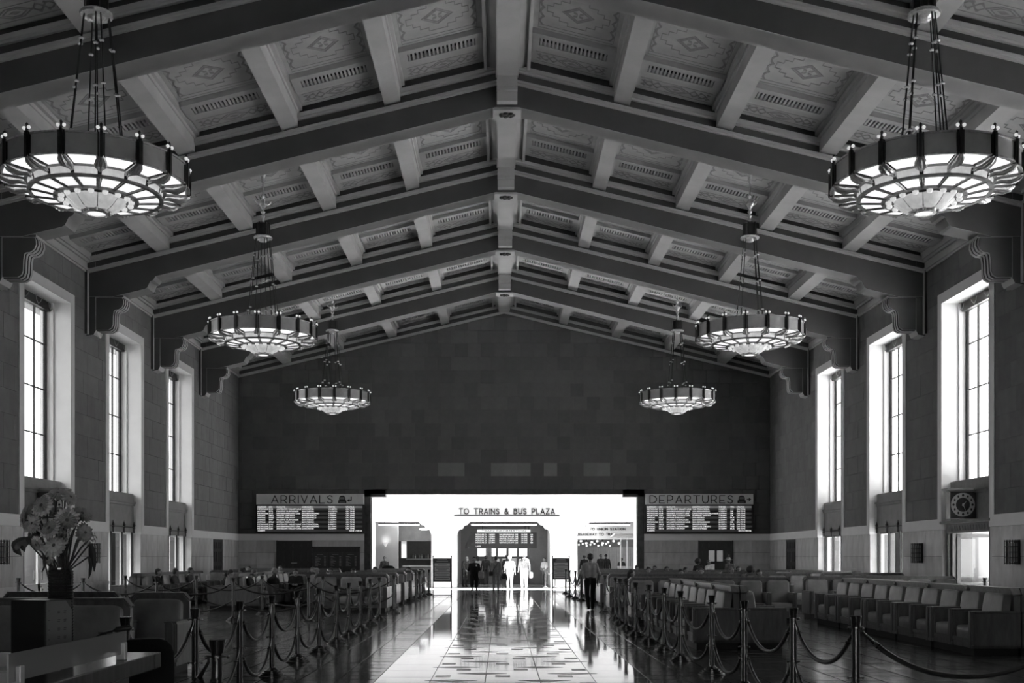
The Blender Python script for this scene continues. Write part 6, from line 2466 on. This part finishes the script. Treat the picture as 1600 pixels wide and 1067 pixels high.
for k, (x, y, Y, r, lab) in enumerate(((96, 836, 5.72, 17, 'round cluster of tiny blossoms in the middle of the bouquet'), (140, 842, 5.86, 11, 'dark blossom cluster at the right of the bouquet'),
                                       (60, 805, 5.92, 13, 'ruffled blossom cluster at the upper left of the bouquet'))):
    c = px(x, y, Y)
    off = Vector((VX, VY, 1.14))
    t = thing('blossom_cluster', lab, 'flower', off, 0, 'flowers in the vase')
    R = r * Y / 1750
    m = MB()
    for q in range(90):
        d = Vector((rf.gauss(0, 1), rf.gauss(0, 1), rf.gauss(0, 1))).normalized()
        p_ = c + d * R * rf.uniform(0.8, 1.05) - off
        s_ = R * 0.17
        for a in range(4):
            u = Vector((rf.gauss(0, 1), rf.gauss(0, 1), rf.gauss(0, 1))).cross(d).normalized() * s_
            w_ = d.cross(u) * 0.6
            m.add([p_, p_ + u * 0.5 + w_ * 0.6, p_ + u + d * s_ * 0.3, p_ + u * 0.5 - w_ * 0.6], [(0, 1, 2, 3)])
    stuff(m.build('blossoms', PETS[0] if k == 1 else PETS[k % 2], t, smooth=False, fix=False))
    e = c - off
    MB().tube([(0, 0, 0.10), (0.02 * (1 if e.x > 0 else -1), 0, 0.38), e.lerp(Vector((0, 0, 0.4)), 0.3), e], 0.005, 6).build('stem', M_STEM, t, smooth=True)


def leaf_thing(pts, wid, label):
    """heart or strap leaf along a path"""
    off = Vector((VX, VY, 1.14))
    t = thing('leaf_spray', label, 'leaf', off, 0, 'leaves in the vase')
    P = [px(*p_) - off for p_ in pts]
    MB().tube([Vector((0, 0, 0.08)), Vector((0.03 * (1 if P[0].x > 0 else -1), 0, 0.38))] + P[:1], 0.0045, 6).build('stem', M_STEM, t, smooth=True)
    m = MB()
    rows = []
    n = 8
    for i in range(n + 1):
        f_ = i / n
        k = f_ * (len(P) - 1)
        a = min(int(k), len(P) - 2)
        c = P[a].lerp(P[a + 1], k - a)
        d = (P[a + 1] - P[a]).normalized()
        sd = d.cross(Vector((0, -1, 0.3))).normalized()
        w_ = wid * (math.sin(PI * min(1, (f_ * 0.9 + 0.12))) ** 0.7)
        rows.append((c + sd * w_ + Vector((0, 0.006, 0)), c + Vector((0, -0.004, 0)), c - sd * w_ + Vector((0, 0.006, 0))))
    vs = [p_ for r_ in rows for p_ in r_]
    vs += [p_ + Vector((0, 0.002, 0)) for p_ in vs[:]]
    k = len(rows) * 3
    fs = []
    for i in range(n):
        for h_ in range(2):
            a = i * 3 + h_
            fs.append((a, a + 1, a + 4, a + 3))
            fs.append((k + a, k + a + 3, k + a + 4, k + a + 1))
    m.add(vs, fs)
    m.build('blade', M_LEAF, t, smooth=True, fix=False)


leaf_thing([(52, 842, 5.8), (40, 845, 5.8), (34, 852, 5.8), (38, 862, 5.8)], 0.024, 'dark heart-shaped leaf at the left of the bouquet, right of two')
leaf_thing([(40, 842, 5.75), (26, 848, 5.75), (22, 856, 5.75), (33, 868, 5.75)], 0.026, 'dark heart-shaped leaf at the far left of the bouquet')
leaf_thing([(70, 868, 5.7), (68, 876, 5.7), (69, 884, 5.7), (65, 894, 5.7)], 0.008, 'narrow dark leaf hanging over the left of the vase rim')
leaf_thing([(140, 850, 5.84), (145, 862, 5.84), (146, 880, 5.84), (147, 893, 5.84)], 0.014, 'long dark leaf hanging at the right of the bouquet')
leaf_thing([(138, 870, 5.8), (141, 882, 5.8), (140, 895, 5.8), (138, 904, 5.8)], 0.009, 'thin dark tendril hanging lowest at the right of the bouquet')
leaf_thing([(62, 836, 5.86), (50, 832, 5.86), (46, 838, 5.86), (50, 848, 5.86)], 0.02, 'dark leaf in the left middle of the bouquet')
for i, (x, y) in enumerate(((112, 840), (121, 850), (104, 858), (99, 868), (115, 866))):
    off = Vector((VX, VY, 1.14))
    c = px(x, y, 5.9 - 0.03 * i)
    o = MB().tube([Vector((0, 0, 0.06)), Vector((0.03, 0, 0.38)), c - off, c - off + Vector((0.02, 0, 0.06))], 0.0055, 6).build('bare_stem', M_STEM, None, off, smooth=True)
    tag(o, 'bare dark stem rising from the vase between the flowers', 'stem', 'bare stems in the vase')
